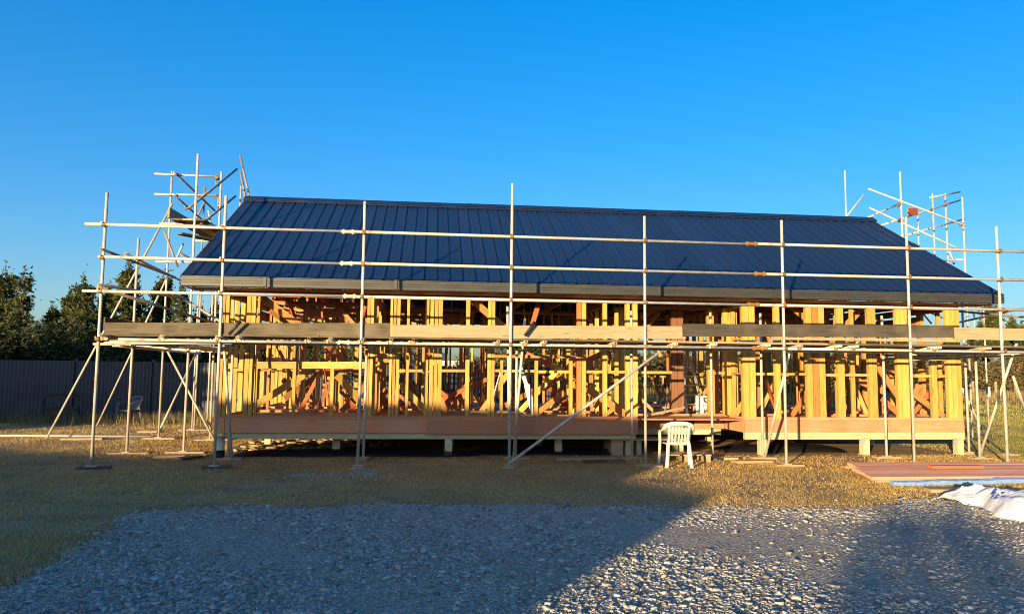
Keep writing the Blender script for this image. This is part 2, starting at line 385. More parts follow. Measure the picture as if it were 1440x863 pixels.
def gravel_stones():
    n = 330000
    X = rng.uniform(-6, 11, n); Y = rng.uniform(4.0, 9.9, n)
    # keep what the camera can see plus a step either side, thinning with distance
    ang = np.arctan2(X, Y)-YAW
    ok = (np.abs(ang) < R(42))
    hv = .05+.22*(rng.random(n) < .25); jx = X+rng.normal(0, 1, n)*hv; jy = Y+rng.normal(0, 1, n)*hv*1.6
    ok &= in_poly(jx, jy, gpoly)
    # worn, muddy places hold fewer stones
    w = np.sin(X*1.3+1.1)*np.cos(Y*1.7-.6)+.5*np.sin(X*2.9+Y*2.1)
    ok &= rng.random(n) < np.clip(.52+.45*w, .06, .95)
    for cx, cy, rx, ry in ((4.2, 7.2, 2.4, 1.3), (3.6, 7.4, 1.0, .9), (5.0, 7.9, .9, .6), (2.6, 7.6, .7, .4), (2.2, 8.9, .8, .3), (.6, 7.9, .7, .35), (3.4, 6.0, .7, .5), (6.0, 7.6, .6, .5), (-1.5, 7.0, .6, .3)):
        ok &= rng.random(n) > (.96 if rx < 2 else .62)*np.exp(-((X-cx)/rx)**2-((Y-cy)/ry)**2)
    X, Y = X[ok], Y[ok]; n = len(X)
    S = np.clip(rng.lognormal(math.log(.0095), .52, n), .005, .04)
    P = np.stack([X, Y, .006+S*.12], 1)
    me = stones(P, S, 'gravel_stones', M_STONE, flat=.46, chips=True)
    tag(link('gravel_stones', me, Matrix.Identity(4)), kind='stuff')
gravel_stones()

HOUSE_BOX = (-4.3, 11.7, 15.2, 23)
def blades(name, X, Y, H, Wd, mat, lean=.35, seed=3, z0=0.0):
    r = np.random.default_rng(seed); n = len(X)
    a = r.uniform(0, 2*math.pi, n); la = r.uniform(0, 2*math.pi, n); ll = np.abs(r.normal(0, lean, n))*H
    B = np.stack([X, Y, np.full(n, z0)], 1); d = np.stack([np.cos(a), np.sin(a), np.zeros(n)], 1)*Wd[:, None]/2
    T = B+np.stack([np.cos(la)*ll, np.sin(la)*ll, H], 1)
    V = np.stack([B-d, B+d, T], 1).reshape(-1, 3); F = np.arange(3*n).reshape(-1, 3)
    o = link(name, mkn(name, V, F, mat), Matrix.Identity(4)); tag(o, kind='stuff'); return o
def grass():
    n = 620000
    u = rng.random(n); Y = 8.0+19.0*u**1.25; X = rng.uniform(-1, 1, n)*(Y*.80+.5)+Y*math.tan(YAW)
    ok = ~in_poly(X+rng.normal(0, .14, n), Y+rng.normal(0, .22, n), gpoly)
    ok &= ~((X > -4.2) & (X < 11.6) & (Y > 15.0) & (Y < 23))
    w = np.sin(X*.9+.4)*np.cos(Y*1.1)+.6*np.sin(X*2.3-Y*1.9)
    w2 = np.sin(X*3.7+Y*2.2)*np.sin(Y*4.1-X*1.3); ok &= rng.random(n) < np.clip(.62+.28*w+.25*w2, .06, 1)
    X, Y = X[ok], Y[ok]; n = len(X)
    H = rng.uniform(.012, .034, n)*(Y/12)**.9*(1+.25*np.sin(X*.7)*np.cos(Y*.8)); Wd = rng.uniform(.006, .014, n)
    g_ = (X > 11.6+rng.normal(0, .5, n)) & (Y > 14.6+rng.normal(0, .6, n))
    blades('green_grass', X[g_], Y[g_], H[g_], Wd[g_], M_LAWN, lean=.9, seed=12); g_ = ~g_
    blades('grass', X[g_], Y[g_], H[g_], Wd[g_], M_GRASS, lean=.9)
    n = 150000; u = rng.random(n); Y = 26+70*u**1.6; X = rng.uniform(-.62, 1.15, n)*Y
    ok = ~((X < 6) & (Y > 24.9+(X+21)*.09))
    blades('field_grass', X[ok], Y[ok], rng.uniform(.05, .13, ok.sum())*(Y[ok]/40)**.5, rng.uniform(.03, .07, ok.sum())*(Y[ok]/35), M_FIELD, lean=.8, seed=9)
    n = 90000; Y = rng.uniform(3.6, 8.1, n); X = rng.uniform(-8, -2, n); ok = ~in_poly(X+rng.normal(0, .07, n), Y+rng.normal(0, .07, n), gpoly)
    blades('near_grass', X[ok], Y[ok], rng.uniform(.015, .045, ok.sum()), rng.uniform(.004, .009, ok.sum()), M_GRASS, lean=.9, seed=10)
    n = 9000
    X = rng.uniform(-18, -6.2, n); Y = 24.9-np.abs(rng.normal(0, .7, n))
    blades('tall_grass', X, Y, rng.uniform(.10, .42, n), rng.uniform(.008, .02, n), M_HAY, lean=.3, seed=5)
    n = 26000
    X = rng.uniform(12, 75, n); Y = rng.uniform(40, 66, n)
    blades('rank_grass', X, Y, rng.uniform(.2, .7, n), rng.uniform(.03, .09, n), M_HAY, lean=.35, seed=6)
grass()

# ================================================================== THE UNFINISHED HOUSE
FY = 15.0                       # front face of the front wall
XL, XR = XP(306.5, FY), XP(1353, FY)
FZ = .76; PL = .805; TP = 3.135; BY = 22.8
PITCHR = R(29); TAN = math.tan(PITCHR); EY, EZ = 14.35, 3.46; RX0, RX1 = -4.70, 12.02; RY = 18.9
def roofz(Y): return EZ+TAN*((Y if Y <= RY else 2*RY-Y)-EY)
house = thing('unfinished_house', 'unfinished timber house frame on piles under a navy metal gable roof', 'house', ((XL+XR)/2, 18.9, 0))
XA, XB = XP(896, FY), XP(1046, FY)          # recess of the porch
RY2 = 16.1
# ---- piles, bearers, rim boards, floor
for px, y in ((476, 15.45), (632, 15.22), (785, 15.4), (883, 15.3), (1070, 15.22), (1213, 15.22), (1344, 15.22)):
    p = stud('pile', XP(px, y), y, 0, .345, W_GRN, house, .15, .15)
for x in np.arange(-3.6, 11.6, 2.05):
    for y in (17.3, 19.4, 21.3, 22.7): stud('pile', x, y, 0, .345, W_GRN, house, .13, .13)
def hb(name, x0, x1, y, z0, z1, th, mat): return beam(name, (x0, y, (z0+z1)/2), (x1, y, (z0+z1)/2), th, z1-z0, mat, house)
spl = XP(605, FY)
hb('bearer', XL+.1, XA-.02, FY+.10, .345, .47, .09, W_GRN)
hb('bearer', XB, XR, FY+.03, .345, .49, .09, W_GRN)
hb('bearer', XA, XB-.05, RY2+.1, .345, .48, .09, W_GRN)
for y in (17.3, 19.4, 21.3, 22.7): hb('bearer', XL+.1, XR-.1, y, .345, .47, .09, W_GRN)
hb('rim_board', XL+.16, spl-.01, FY+.022, .468, .735, .045, W_RED)
hb('rim_board', spl-.06, XA, FY-.022, .45, .735, .045, W_RED)
hb('rim_board', XB, XP(1250, FY), FY+.01, .49, .735, .045, W_RED)
hb('rim_board', XP(1250, FY)+.004, XR, FY+.01, .49, .735, .045, W_RED)
hb('rim_board', XA, XP(960, RY2), RY2, .48, .735, .045, W_RED)
hb('rim_board', XP(975, RY2), XB-.02, RY2-.02, .48, .75, .045, W_RED)
for x in (XL+.02, XR-.02, XB+.02): beam('rim_board', (x, FY+.03 if x != XB+.02 else FY+.035, .61), (x, BY if x != XB+.02 else RY2-.03, .61), .045, .25, W_RED, house)
beam('rim_board', (XA-.03, FY+.05, .61), (XA-.03, RY2-.03, .61), .045, .25, W_RED, house)
stud('corner_post', XL+.09, FY+.06, .45, .74, W_RED, house, .13, .13)
for i, x in enumerate(np.arange(XL+.5, XR-.1, .6)): beam('floor_joist', (x, (FY+.08) if not XA-.05 < x < XB+.05 else RY2+.06, .60), (x, BY-.05, .60), .045, .24, W_RED, house)
x = XL+.02
while x < XR-.05:
    x2 = min(x+2.4, XR)
    y = FY if not (x+.3 > XA-.1 and x2 < XB+.9) else RY2
    while y < BY-.05:
        y2 = min(y+1.2, BY)
        b = MB().box(x, x2-.006, y, y2-.006, .738, FZ); b.out('floor_sheet', W_RED, house, (x, y, .74)); y = y2
    x = x2
for px, y in ((632, 15.145), (1344, 15.145), (1213, 15.145)):
    x = XP(px, y-.075); MB().box(x-.06, x+.06, y-.006, y-.0005, .24, .335).out('pile_bracket', M_ALU, house)
# ---- front wall
def px_stud(a, b, n=1, Y=FY, z0=PL, z1=TP, mat=W_YEL, name='stud', dy=0):
    xa, xb = XP(a, Y), XP(b, Y); w = (xb-xa)/n
    for i in range(n): stud(name, xa+w*(i+.5), Y+.045+dy+random.uniform(-.014, .014), z0, z1, mat if random.random() < .92 or mat is not W_YEL else W_ORG, house, w-.010, .09)
for a in ((306.5, 312.5, 1, W_ORG), (313, 318.5, 1, W_YEL), (342.6, 356, 2, W_YEL), (357.5, 361.5, 1, W_YEL), (513.5, 523.5, 2, W_YEL), (546.5, 550.5, 1, W_YEL),
          (551, 555.5, 1, W_ORG), (556, 561, 1, W_YEL), (570, 574.5, 1, W_YEL), (596, 602, 1, W_YEL), (603, 621, 3, W_YEL), (653.8, 660, 1, W_YEL), (685, 695.5, 2, W_YEL),
          (811, 824.5, 2, W_YEL), (848, 854, 1, W_YEL), (880, 886.5, 1, W_YEL), (890, 897, 1, W_YEL),
          (1045.5, 1063, 2, W_YEL), (1090, 1098, 1, W_YEL), (1135, 1161.5, 3, W_YEL), (1179, 1189, 1, W_YEL), (1222, 1234, 2, W_YEL), (1262, 1280, 3, W_YEL), (1333, 1353, 3, W_YEL)):
    px_stud(a[0], a[1], a[2], mat=a[3])
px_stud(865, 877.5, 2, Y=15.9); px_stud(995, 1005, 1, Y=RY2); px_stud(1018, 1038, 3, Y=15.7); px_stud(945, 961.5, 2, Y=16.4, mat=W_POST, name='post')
SILLZ = ZP(510, FY, 420)
for a, b in ((410.7, 416), (463.7, 469.5)): px_stud(a, b, z1=SILLZ-.10)
for a, b in ((703, 707.6), (752, 757), (800.5, 805.5)): px_stud(a, b, z1=ZP(503, FY))
for a, b in ((1310.5, 1318.5),): px_stud(a, b, z1=2.02)
def front_beam(name, a, b, y0, y1, mat=W_YEL, Y=FY+.045, th=.088):
    beam(name, atY(a, (y0+y1)/2, Y), atY(b, (y0+y1)/2, Y), th, abs(ZP(y0, Y)-ZP(y1, Y)), mat, house)
front_beam('window_sill', 362, 417, 508.5, 518); front_beam('window_sill', 424, 513, 508.5, 518)
front_beam('window_sill', 696, 811, 499, 503.5, W_ORG)
front_beam('window_sill', 1280, 1333, 501.5, 507)
front_beam('window_sill', 524, 546.5, 497, 502)
for a, b, y in ((325, 342.6, 519.5), (561, 570, 521), (574.5, 596, 521), (621, 653.8, 521), (696, 703, 521), (707.7, 752, 521.5), (757, 800.5, 522.5), (824.5, 848, 522.5), (854, 880, 523), (897, 944, 523.5),
                (1005, 1018, 524.5), (1063, 1090, 525.5), (1098, 1135, 526), (1161.5, 1179, 527), (1189, 1222, 527), (1286, 1310.5, 528.5), (1318.6, 1333, 528.8)):
    front_beam('nog', a, b, y-1.9, y+1.9)
def xbeam(name, x0, x1, y, z, h, mat, th=.09): return beam(name, (x0, y, z), (x1, y, z), th, h, mat, house)
for x0, x1, y in ((XL, XA, FY+.045), (XB, XR, FY+.045), (XA+.01, XB-.01, RY2+.045)):
    xbeam('bottom_plate', x0, x1, y, .7825, .045, W_RED)
    xbeam('top_plate', x0, x1, y, TP+.0225, .045, W_TRUSS); xbeam('top_plate', x0+.03, x1-.03, y, TP+.068, .044, W_TRUSS)  # dark truss brown here stands in for the eave shadow on the plates
# ---- other walls: studs, plates and nogs along a line, with openings left out
def wall(p0, p1, openings=(), sp=.6, mats=(W_YEL, W_YEL, W_ORG), nog=True, seed=0, sills=()):
    r = random.Random(seed); p0 = Vector((p0[0], p0[1], 0)); p1 = Vector((p1[0], p1[1], 0)); d = (p1-p0); l = d.length; d.normalize()
    alongx = abs(d.x) > .5
    def put(s, w=.045, z0=PL, z1=TP, mat=None):
        q = p0+d*s; m = mat or r.choice(mats)
        if alongx: stud('stud', q.x, q.y, z0, z1, m, house, w, .088)
        else: stud('stud', q.x, q.y, z0, z1, m, house, .088, w)
    s = .03; pos = []
    while s < l-.02:
        if not any(a < s < b for a, b, z in openings): pos.append(s); put(s)
        s += sp*r.uniform(.92, 1.04)
    for a, b, z in openings:
        for s in (a, a-.047, b, b+.047):
            if .02 < s < l: put(s)
        if z:
            q0, q1 = p0+d*a, p0+d*b
            beam('window_sill', (q0.x, q0.y, z), (q1.x, q1.y, z), .088, .05, W_YEL, house)
            k = a+.5
            while k < b-.2: put(k, z0=PL, z1=z-.026); k += .6
        q0, q1 = p0+d*a, p0+d*b
        beam('lintel', (q0.x, q0.y, 2.98), (q1.x, q1.y, 2.98), .086, .2, W_TRUSS, house)
    put(l-.03)
    for z, m in ((.7825, W_RED), (TP+.0225, W_YEL), (TP+.068, W_TRUSS)):
        beam('bottom_plate' if z < 1 else 'top_plate', (p0.x, p0.y, z), (p1.x, p1.y, z), .09, .044, m, house)
    if nog:
        for zz in (1.68, 2.45):
            ss = sorted(pos)
            for a, b in zip(ss, ss[1:]):
                if b-a > .8: continue
                q0, q1 = p0+d*(a+.023), p0+d*(b-.023); dz = r.choice((0, 0, .03, -.03))
                beam('nog', (q0.x, q0.y, zz+dz), (q1.x, q1.y, zz+dz), .085, .045, r.choice(mats), house)
wall((XL+.045, FY+.1), (XL+.045, BY-.1), sp=.48, openings=((3.0, 4.2, 1.8),), seed=1)
wall((XR-.045, FY+.1), (XR-.045, BY-.1), sp=.55, openings=((1.2, 3.2, 1.75), (4.6, 6.2, 0)), seed=2)
wall((XL+.1, BY), (XR-.1, BY), openings=((1.0, 2.6, 1.8), (4.5, 8.7, 0), (10.2, 11.6, 1.6), (12.6, 14.8, 1.75)), seed=3)
wall((-1.15, FY+.1), (-1.15, 18.6), openings=((1.6, 2.5, 0),), seed=4)
wall((3.75, 15.95), (3.75, BY-.1), openings=((3.2, 4.1, 0),), seed=5)
wall((XB+.045, FY+.1), (XB+.045, 19.5), openings=(), sp=.5, seed=6)
wall((9.05, FY+.1), (9.05, 19.5), openings=((2.5, 3.4, 0),), seed=7)
wall((XL+.1, 18.7), (-.2, 18.7), openings=((2.2, 3.1, 0),), seed=8)
wall((3.8, 19.6), (XR-.1, 19.6), openings=((1.0, 2.6, 0), (5.2, 6.4, 0)), seed=9)
wall((-2.6, 18.8), (-2.6, BY-.1), openings=((1.2, 2.1, 0),), seed=10)
wall((1.4, 16.9), (1.4, 20.6), openings=((1.4, 2.3, 0),), sp=.45, seed=11, mats=(W_YEL, W_ORG, W_TRUSS))
wall((-4.0, 17.0), (-1.3, 17.0), openings=((1.2, 2.0, 0),), sp=.42, seed=12, mats=(W_YEL, W_ORG, W_TRUSS))
wall((6.9, 17.6), (11.3, 17.6), openings=((1.2, 2.1, 0), (3.0, 3.9, 1.7)), sp=.5, seed=13, mats=(W_YEL, W_ORG, W_TRUSS))
wall((2.0, 18.4), (3.6, 18.4), sp=.4, seed=14, mats=(W_YEL, W_ORG))
wall((XL+.15, 20.7), (1.2, 20.7), openings=((2.4, 3.2, 0),), sp=.42, seed=15, mats=(W_YEL, W_ORG, W_ORG))
wall((-1.0, 17.9), (1.3, 17.9), openings=((.9, 1.7, 0),), sp=.4, seed=16, mats=(W_YEL, W_ORG))
rb = random.Random(31)
for i in range(85):
    x = rb.uniform(XL+.5, XR-.6); y = rb.uniform(15.5, 18.6)
    if XA-.1 < x < XB and y < 16.6: continue
    a = rb.uniform(0, 6.28); l = rb.uniform(.5, 1.9); up = rb.choice((.5, .7, 1.0)); h = l*math.sin(up)
    z0 = FZ+.05 if rb.random() < .6 else rb.uniform(1.6, 2.6)
    beam('brace', (x, y, z0), (x+math.cos(a)*l*math.cos(up)*.8, y+math.sin(a)*l*math.cos(up)*.5, min(z0+h, 3.15)), .035, rb.choice((.07, .09, .09, .12)), rb.choice((W_ORG, W_ORG, W_RED2, W_YEL, W_TRUSS)), house)
# ---- trusses and purlins
ntr = 19
for i in range(ntr):
    x = XL+.03+(XR-XL-.06)*i/(ntr-1)
    h0 = roofz(14.42)-.17; hr = roofz(RY)-.17
    beam('rafter', (x, 14.42, h0), (x, RY, hr), .045, .09, W_TRUSS, house)
    beam('rafter', (x, 2*RY-14.42, h0), (x, RY, hr), .045, .09, W_TRUSS, house)
    beam('ceiling_chord', (x, FY, 3.24), (x, BY+.045, 3.24), .045, .09, W_TRUSS, house)
    for ya, za, yb, zb in ((FY+.05, 3.2, FY+.05, roofz(FY+.05)-.2), (BY, 3.2, BY, roofz(BY)-.2), (16.6, 3.24, 17.2, roofz(17.2)-.2), (18.2, 3.24, 17.2, roofz(17.2)-.2), (18.2, 3.24, RY, hr-.05),
                           (2*RY-16.6, 3.24, 2*RY-17.2, roofz(17.2)-.2), (2*RY-18.2, 3.24, 2*RY-17.2, roofz(17.2)-.2), (2*RY-18.2, 3.24, RY, hr-.05)):
        beam('truss_web', (x, ya, za), (x, yb, zb), .04, .085, W_TRUSS, house)
for k in range(6):
    y = 14.47+k*.86
    for yy in (y, 2*RY-y):
        s = 1 if yy < RY else -1
        beam('purlin', (RX0+.08, yy, roofz(yy)-.078), (RX1-.08, yy, roofz(yy)-.078), .07, .045, W_TRUSS, house, zh=(0, -s*math.sin(PITCHR), math.cos(PITCHR)))
for i in range(7):
    xa = RX0+.06+(RX1-RX0-.12)*i/7; xb = RX0+.06+(RX1-RX0-.12)*(i+1)/7-.006
    MB().box(xa, xb, 14.436, FY+.09, 3.226, 3.234).out('soffit_sheet', W_TRUSS, house)
# ---- roof sheets with standing ribs, screws along the purlins
def sheet_mesh(seed):
    r = random.Random(seed); pitch = .2527; prof = []
    for k in range(3):
        o = k*pitch
        prof += [(o, 0), (o+.055, 0), (o+.065, .004), (o+.085, .004), (o+.095, 0), (o+.188, 0), (o+.205, .031), (o+.233, .031)]
    prof += [(3*pitch-.001, 0)]
    Ls = (RY-EY)/math.cos(PITCHR)-.03; rows = 9; v = []; f = []; n = len(prof)
    for j in range(rows):
        for x, z in prof: v.append((x, Ls*j/(rows-1), z+(r.uniform(-.004, .004) if z < .002 and 0 < j < rows-1 else 0)))
    m = len(v); v += [(a, b, c-.002) for a, b, c in v]
    for j in range(rows-1):
        for i in range(n-1):
            a = j*n+i; f.append((a, a+1, a+n+1, a+n)); f.append((m+a, m+a+n, m+a+n+1, m+a+1))
    for i in range(n-1): f.append((i, m+i, m+i+1, i+1)); a = (rows-1)*n+i; f.append((a, a+1, m+a+1, m+a))
    for j in range(rows-1): a = j*n; f.append((a, a+n, m+a+n, m+a)); a += n-1; f.append((a, m+a, m+a+n, a+n))
    B = MB(); B.v = v; B.f = f
    for k in range(6):
        y = .12+k*.86/math.cos(PITCHR)
        for q in range(3): B.box(q*pitch+.213, q*pitch+.225, y-.012, y+.012, .030, .043)
    return mk('roof_sheet', B.v, B.f, M_ROOF)
SM = [sheet_mesh(i) for i in range(6)]
c, s = math.cos(PITCHR), math.sin(PITCHR)
for i in range(22):
    x = RX0+i*.7582
    link('roof_sheet', SM[i % 6], Matrix(((1, 0, 0, x), (0, c, -s, EY), (0, s, c, EZ-.032), (0, 0, 0, 1))), house)
    link('roof_sheet', SM[(i+2) % 6], Matrix(((-1, 0, 0, x+.758), (0, -c, s, 2*RY-EY), (0, s, c, EZ-.032), (0, 0, 0, 1))), house)
for i in range(3):       # ridge capping, three lengths
    xa = RX0-.02+i*(RX1-RX0+.04)/3; xb = RX0-.02+(i+1)*(RX1-RX0+.04)/3+(.05 if i < 2 else 0)
    lift = .004*i; zc = roofz(RY)+.028+lift; w = .20
    pr = [(RY-w*c-.012, zc-w*s-.05), (RY-w*c, zc-w*s-.015), (RY-w*c, zc-w*s), (RY-.05, zc-.028+.012), (RY, zc+.02), (RY+.05, zc-.028+.012), (RY+w*c, zc-w*s), (RY+w*c, zc-w*s-.015), (RY+w*c+.012, zc-w*s-.05)]
    v = [(xa, y, z) for y, z in pr]+[(xb, y, z) for y, z in pr]; n = len(pr)
    v += [(a, b, d-.004) for a, b, d in v]
    f = [(i2, n+i2, n+i2+1, i2+1) for i2 in range(n-1)]+[(2*n+i2, 2*n+i2+1, 3*n+i2+1, 3*n+i2) for i2 in range(n-1)]
    f += [(i2, i2+1, 2*n+i2+1, 2*n+i2) for i2 in range(n-1)]+[(n+i2, 3*n+i2, 3*n+i2+1, n+i2+1) for i2 in range(n-1)]
    free('ridge_cap', v, f, M_ROOF, house)
# ---- gutter in lengths, with joints
def gutter(x0, x1):
    y = 14.30
    pr = [(y+.11, 3.40), (y+.11, 3.236), (y+.02, 3.236), (y+.006, 3.25), (y+.006, 3.305), (y-.004, 3.309), (y-.004, 3.318), (y+.006, 3.322), (y+.006, 3.345), (y-.004, 3.349), (y-.004, 3.358), (y+.006, 3.362), (y+.002, 3.415), (y-.008, 3.42), (y-.008, 3.432), (y+.012, 3.432)]
    v = [(x0, a, b) for a, b in pr]+[(x1, a, b) for a, b in pr]; n = len(pr)
    f = [(i, n+i, n+i+1, i+1) for i in range(n-1)]+[tuple(range(n))[::-1], tuple(range(n, 2*n))]
    return free('gutter', v, f, M_GUT, house)
gx = [RX0+.03, XP(372, 14.3, 405), XP(556, 14.3, 405), XP(755, 14.3, 405), XP(928, 14.3, 405), XP(1112, 14.3, 405), RX1-.02]
for a, b in zip(gx, gx[1:]): gutter(a+.002, b-.002)
for x in gx[1:-1]: MB().box(x-.03, x+.03, 14.288, 14.415, 3.258, 3.436).out('gutter_joint', M_GUTD, house)
beam('fascia', (RX0+.02, 14.425, 3.33), (RX1-.02, 14.425, 3.33), .018, .17, M_GUTD, house)
beam('fascia', (RX0+.02, 2*RY-14.425, 3.33), (RX1-.02, 2*RY-14.425, 3.33), .018, .17, M_GUTD, house)
for x in (RX0+.012, RX1-.012):
    for y in (EY+.03, 2*RY-EY-.03):
        beam('barge_board', (x, y, roofz(y)-.12), (x, RY, roofz(RY)-.12), .022, .17, M_GUTD, house)
# ---- temporary braces, nailed across the frame (photo ends, distance)
for x0, y0, x1, y1, Y, Y2, w, m in (
    (363, 414, 432, 466, 15.25, 15.5, .14, W_ORG), (380, 436, 415, 460, 16.3, 16.6, .14, W_ORG), (428, 452, 556, 578, 16.3, 17.6, .14, W_TRUSS), (474, 527, 508, 566, 15.35, 15.6, .14, W_YEL),
    (352, 574, 442, 518, 15.6, 15.9, .14, W_YEL), (400, 560, 470, 512, 16.8, 17.4, .13, W_ORG), (451, 414, 455, 470, 16.4, 16.4, .09, W_RED2), (455, 515, 463, 570, 15.7, 15.8, .09, W_RED2),
    (662, 420, 722, 472, 15.3, 15.4, .14, W_ORG), (758, 424, 747, 462, 15.6, 15.6, .10, W_RED2), (562, 540, 600, 578, 15.4, 15.5, .13, W_YEL), (560, 578, 575, 588, 15.8, 16, .1, W_ORG),
    (620, 562, 700, 526, 17.6, 17.9, .10, W_RED2), (708, 571, 806, 520, 16.6, 17.2, .12, W_ORG), (740, 498, 800, 524, 16.9, 17.0, .13, W_TRUSS), (776, 512, 806, 536, 16.4, 16.5, .12, W_YEL),
    (826, 546, 884, 586, 15.6, 15.8, .15, W_ORG), (824, 508, 858, 492, 16.0, 16.2, .13, W_TRUSS), (900, 446, 945, 425, 16.9, 17.4, .13, W_ORG), (884, 590, 897, 555, 15.35, 15.3, .06, W_ORG),
    (1110, 428, 1145, 458, 15.5, 15.6, .14, W_ORG), (1188, 460, 1216, 428, 15.6, 15.7, .14, W_ORG), (1113, 584, 1137, 552, 15.6, 15.7, .12, W_ORG), (1190, 528, 1245, 552, 16.3, 16.6, .13, W_ORG),
    (1232, 512, 1284, 588, 15.25, 15.35, .13, W_ORG), (1240, 560, 1268, 586, 15.9, 15.95, .12, W_RED2), (1283, 553, 1327, 585, 15.3, 15.4, .12, W_ORG), (1228, 500, 1258, 522, 16.5, 16.8, .12, W_ORG),
    (486, 560, 500, 574, 16.2, 16.3, .10, W_RED2), (905, 500, 930, 560, 18.2, 18.6, .10, W_ORG), (1165, 505, 1185, 500, 16.3, 16.5, .10, W_ORG), (905, 585, 965, 572, 15.5, 15.8, .05, W_TAN)):
    beam('brace', atY(x0, y0, Y), atY(x1, y1, Y2), .035, w, m, house, zh=(0, 0, 1))

# ================================================================== SCAFFOLDING
def coupler_mesh(mat):
    b = MB(); b.cyl((-.03, 0, 0), (.03, 0, 0), .037, 10); b.cyl((0, .056, -.03), (0, .056, .03), .037, 10)
    b.box(-.022, .022, .015, .04, -.022, .022)
    b.cyl((-.012, .03, .034), (-.012, -.05, .038), .008, 6); b.box(-.024, .0, -.06, -.046, .026, .05)
    b.cyl((.034, .02, .012), (.042, .095, .012), .008, 6); b.box(.03, .054, .09, .104, 0, .024)
    return mk('coupler', b.v, b.f, mat)
CM = [coupler_mesh(M_COUP), coupler_mesh(M_COUP), coupler_mesh(M_COUPO)]
def sleeve_mesh(mat):
    b = MB(); b.cyl((-.12, 0, 0), (.12, 0, 0), .032, 10); b.box(-.10, -.06, -.02, .02, -.036, .036); b.box(.06, .10, -.02, .02, -.036, .036)
    b.cyl((-.08, 0, -.044), (-.08, 0, .044), .010, 6); b.cyl((.08, 0, -.044), (.08, 0, .044), .010, 6)
    return mk('sleeve_coupler', b.v, b.f, mat)
SLM = [sleeve_mesh(M_GALV), sleeve_mesh(M_COUPO)]
CR = random.Random(4)
def coupler(P, parent, rot=0):
    link('coupler', CR.choice(CM), Matrix.Translation(Vector(P)) @ Matrix.Rotation(rot+CR.uniform(-.15, .15), 4, 'Z') @ Matrix.Rotation(CR.uniform(-.2, .2), 4, 'X'), parent)
def baseplate(x, y, z, parent):
    b = MB(); b.box(-.075, .075, -.075, .075, 0, .008); b.cyl((0, 0, .008), (0, 0, .06), .019, 8); o = link('base_plate', CACHE.setdefault('bp', mk('base_plate', b.v, b.f, M_GALV)), Matrix.Translation((x, y, z)), parent)
SOLE = []
def standard(x, y, top, parent, mat=None, base=True, dx=0):
    z0 = .05 if base else .0
    tube('standard', (x-dx, y, z0), (x+random.uniform(-.01, .01), y, top), parent, mat)
    if base: baseplate(x-dx, y, .041, parent)
OY, IY = 13.36, 14.55
fs = thing('front_scaffold', 'long front run of galvanised tube scaffold with plank deck before the house', 'scaffold', (2.7, 13.9, 0))
outer = [(128, 660, 270), (301, 657, 275), (503, 656, 283), (716, 655, 258), (908, 656, 304), (1106, 654, 310), (1286, 652, 306), (1417, 652, 319)]
OX = [XP(a, OY, b) for a, b, t in outer]
for x, (a, b, t) in zip(OX, outer): standard(x, OY, atY(a, t, OY).z, fs)
inner = [(321, 640, 470), (511, 640, 478), (725, 640, 470), (889, 638, 436), (1002, 632, 436), (1073, 640, 433), (1247, 640, 440), (712, 640, 433)]
IX = [XP(a, IY, b) for a, b, t in inner[:-1]]
for x, (a, b, t) in zip(IX, inner): standard(x, IY, 2.95 if t < 460 else 2.35, fs)
tube('standard', (IX[2]-.13, IY-.1, .05), (XP(713, IY, 432), IY-.1, 2.98), fs); baseplate(IX[2]-.13, IY-.1, .041, fs)
EXT = OX[-1]+1.9
def rail(z, x0, name='guard_rail', y=OY-.057, sag=.0):
    cuts = [x0]+[OX[2]-.25+random.uniform(-.05, .05), OX[5]-.55+random.uniform(-.1, .1)]+[EXT]
    for i, (a, b) in enumerate(zip(cuts, cuts[1:])):
        tube(name, (a+.003, y, z+random.uniform(-.01, .01)), (b-.003, y, z+random.uniform(-.01, .01)), fs, M_GALV)
        if i < 2: link('sleeve_coupler', SLM[1 if i == 1 else 0], Matrix.Translation((b, y, z)), fs)
    for x in OX: coupler((x, y+.0, z), fs)
rail(4.16, XP(122, OY, 311)); rail(3.59, XP(140, OY, 360)); rail(3.005, XP(118, OY, 407)); rail(2.185, XP(168, OY, 481), 'ledger')
tube('ledger', (XP(145, OY, 478), OY+.05, 2.13), (OX[1]+.2, OY+.05, 2.14), fs)
for a, b in ((-6.0, 2.6), (2.62, EXT)): tube('ledger', (a, IY+.05, 2.185), (b, IY+.05, 2.185), fs)
# transoms, ends poking out at the front
tr = [XP(p, OY-.3, 487) for p in (140, 222, 303, 331, 432, 463, 508, 549, 581, 702, 741, 768, 868, 955, 1010, 1085, 1133, 1185, 1210, 1325, 1395)]
for i, x in enumerate(tr):
    tube('transom', (x, OY-.16-random.uniform(0, .12), 2.24), (x+random.uniform(-.06, .06), IY+.25, 2.24+random.uniform(-.01, .01)), fs, M_GALV if i % 4 else M_GALV2)
    coupler((x, OY-.06, 2.2), fs, R(90))
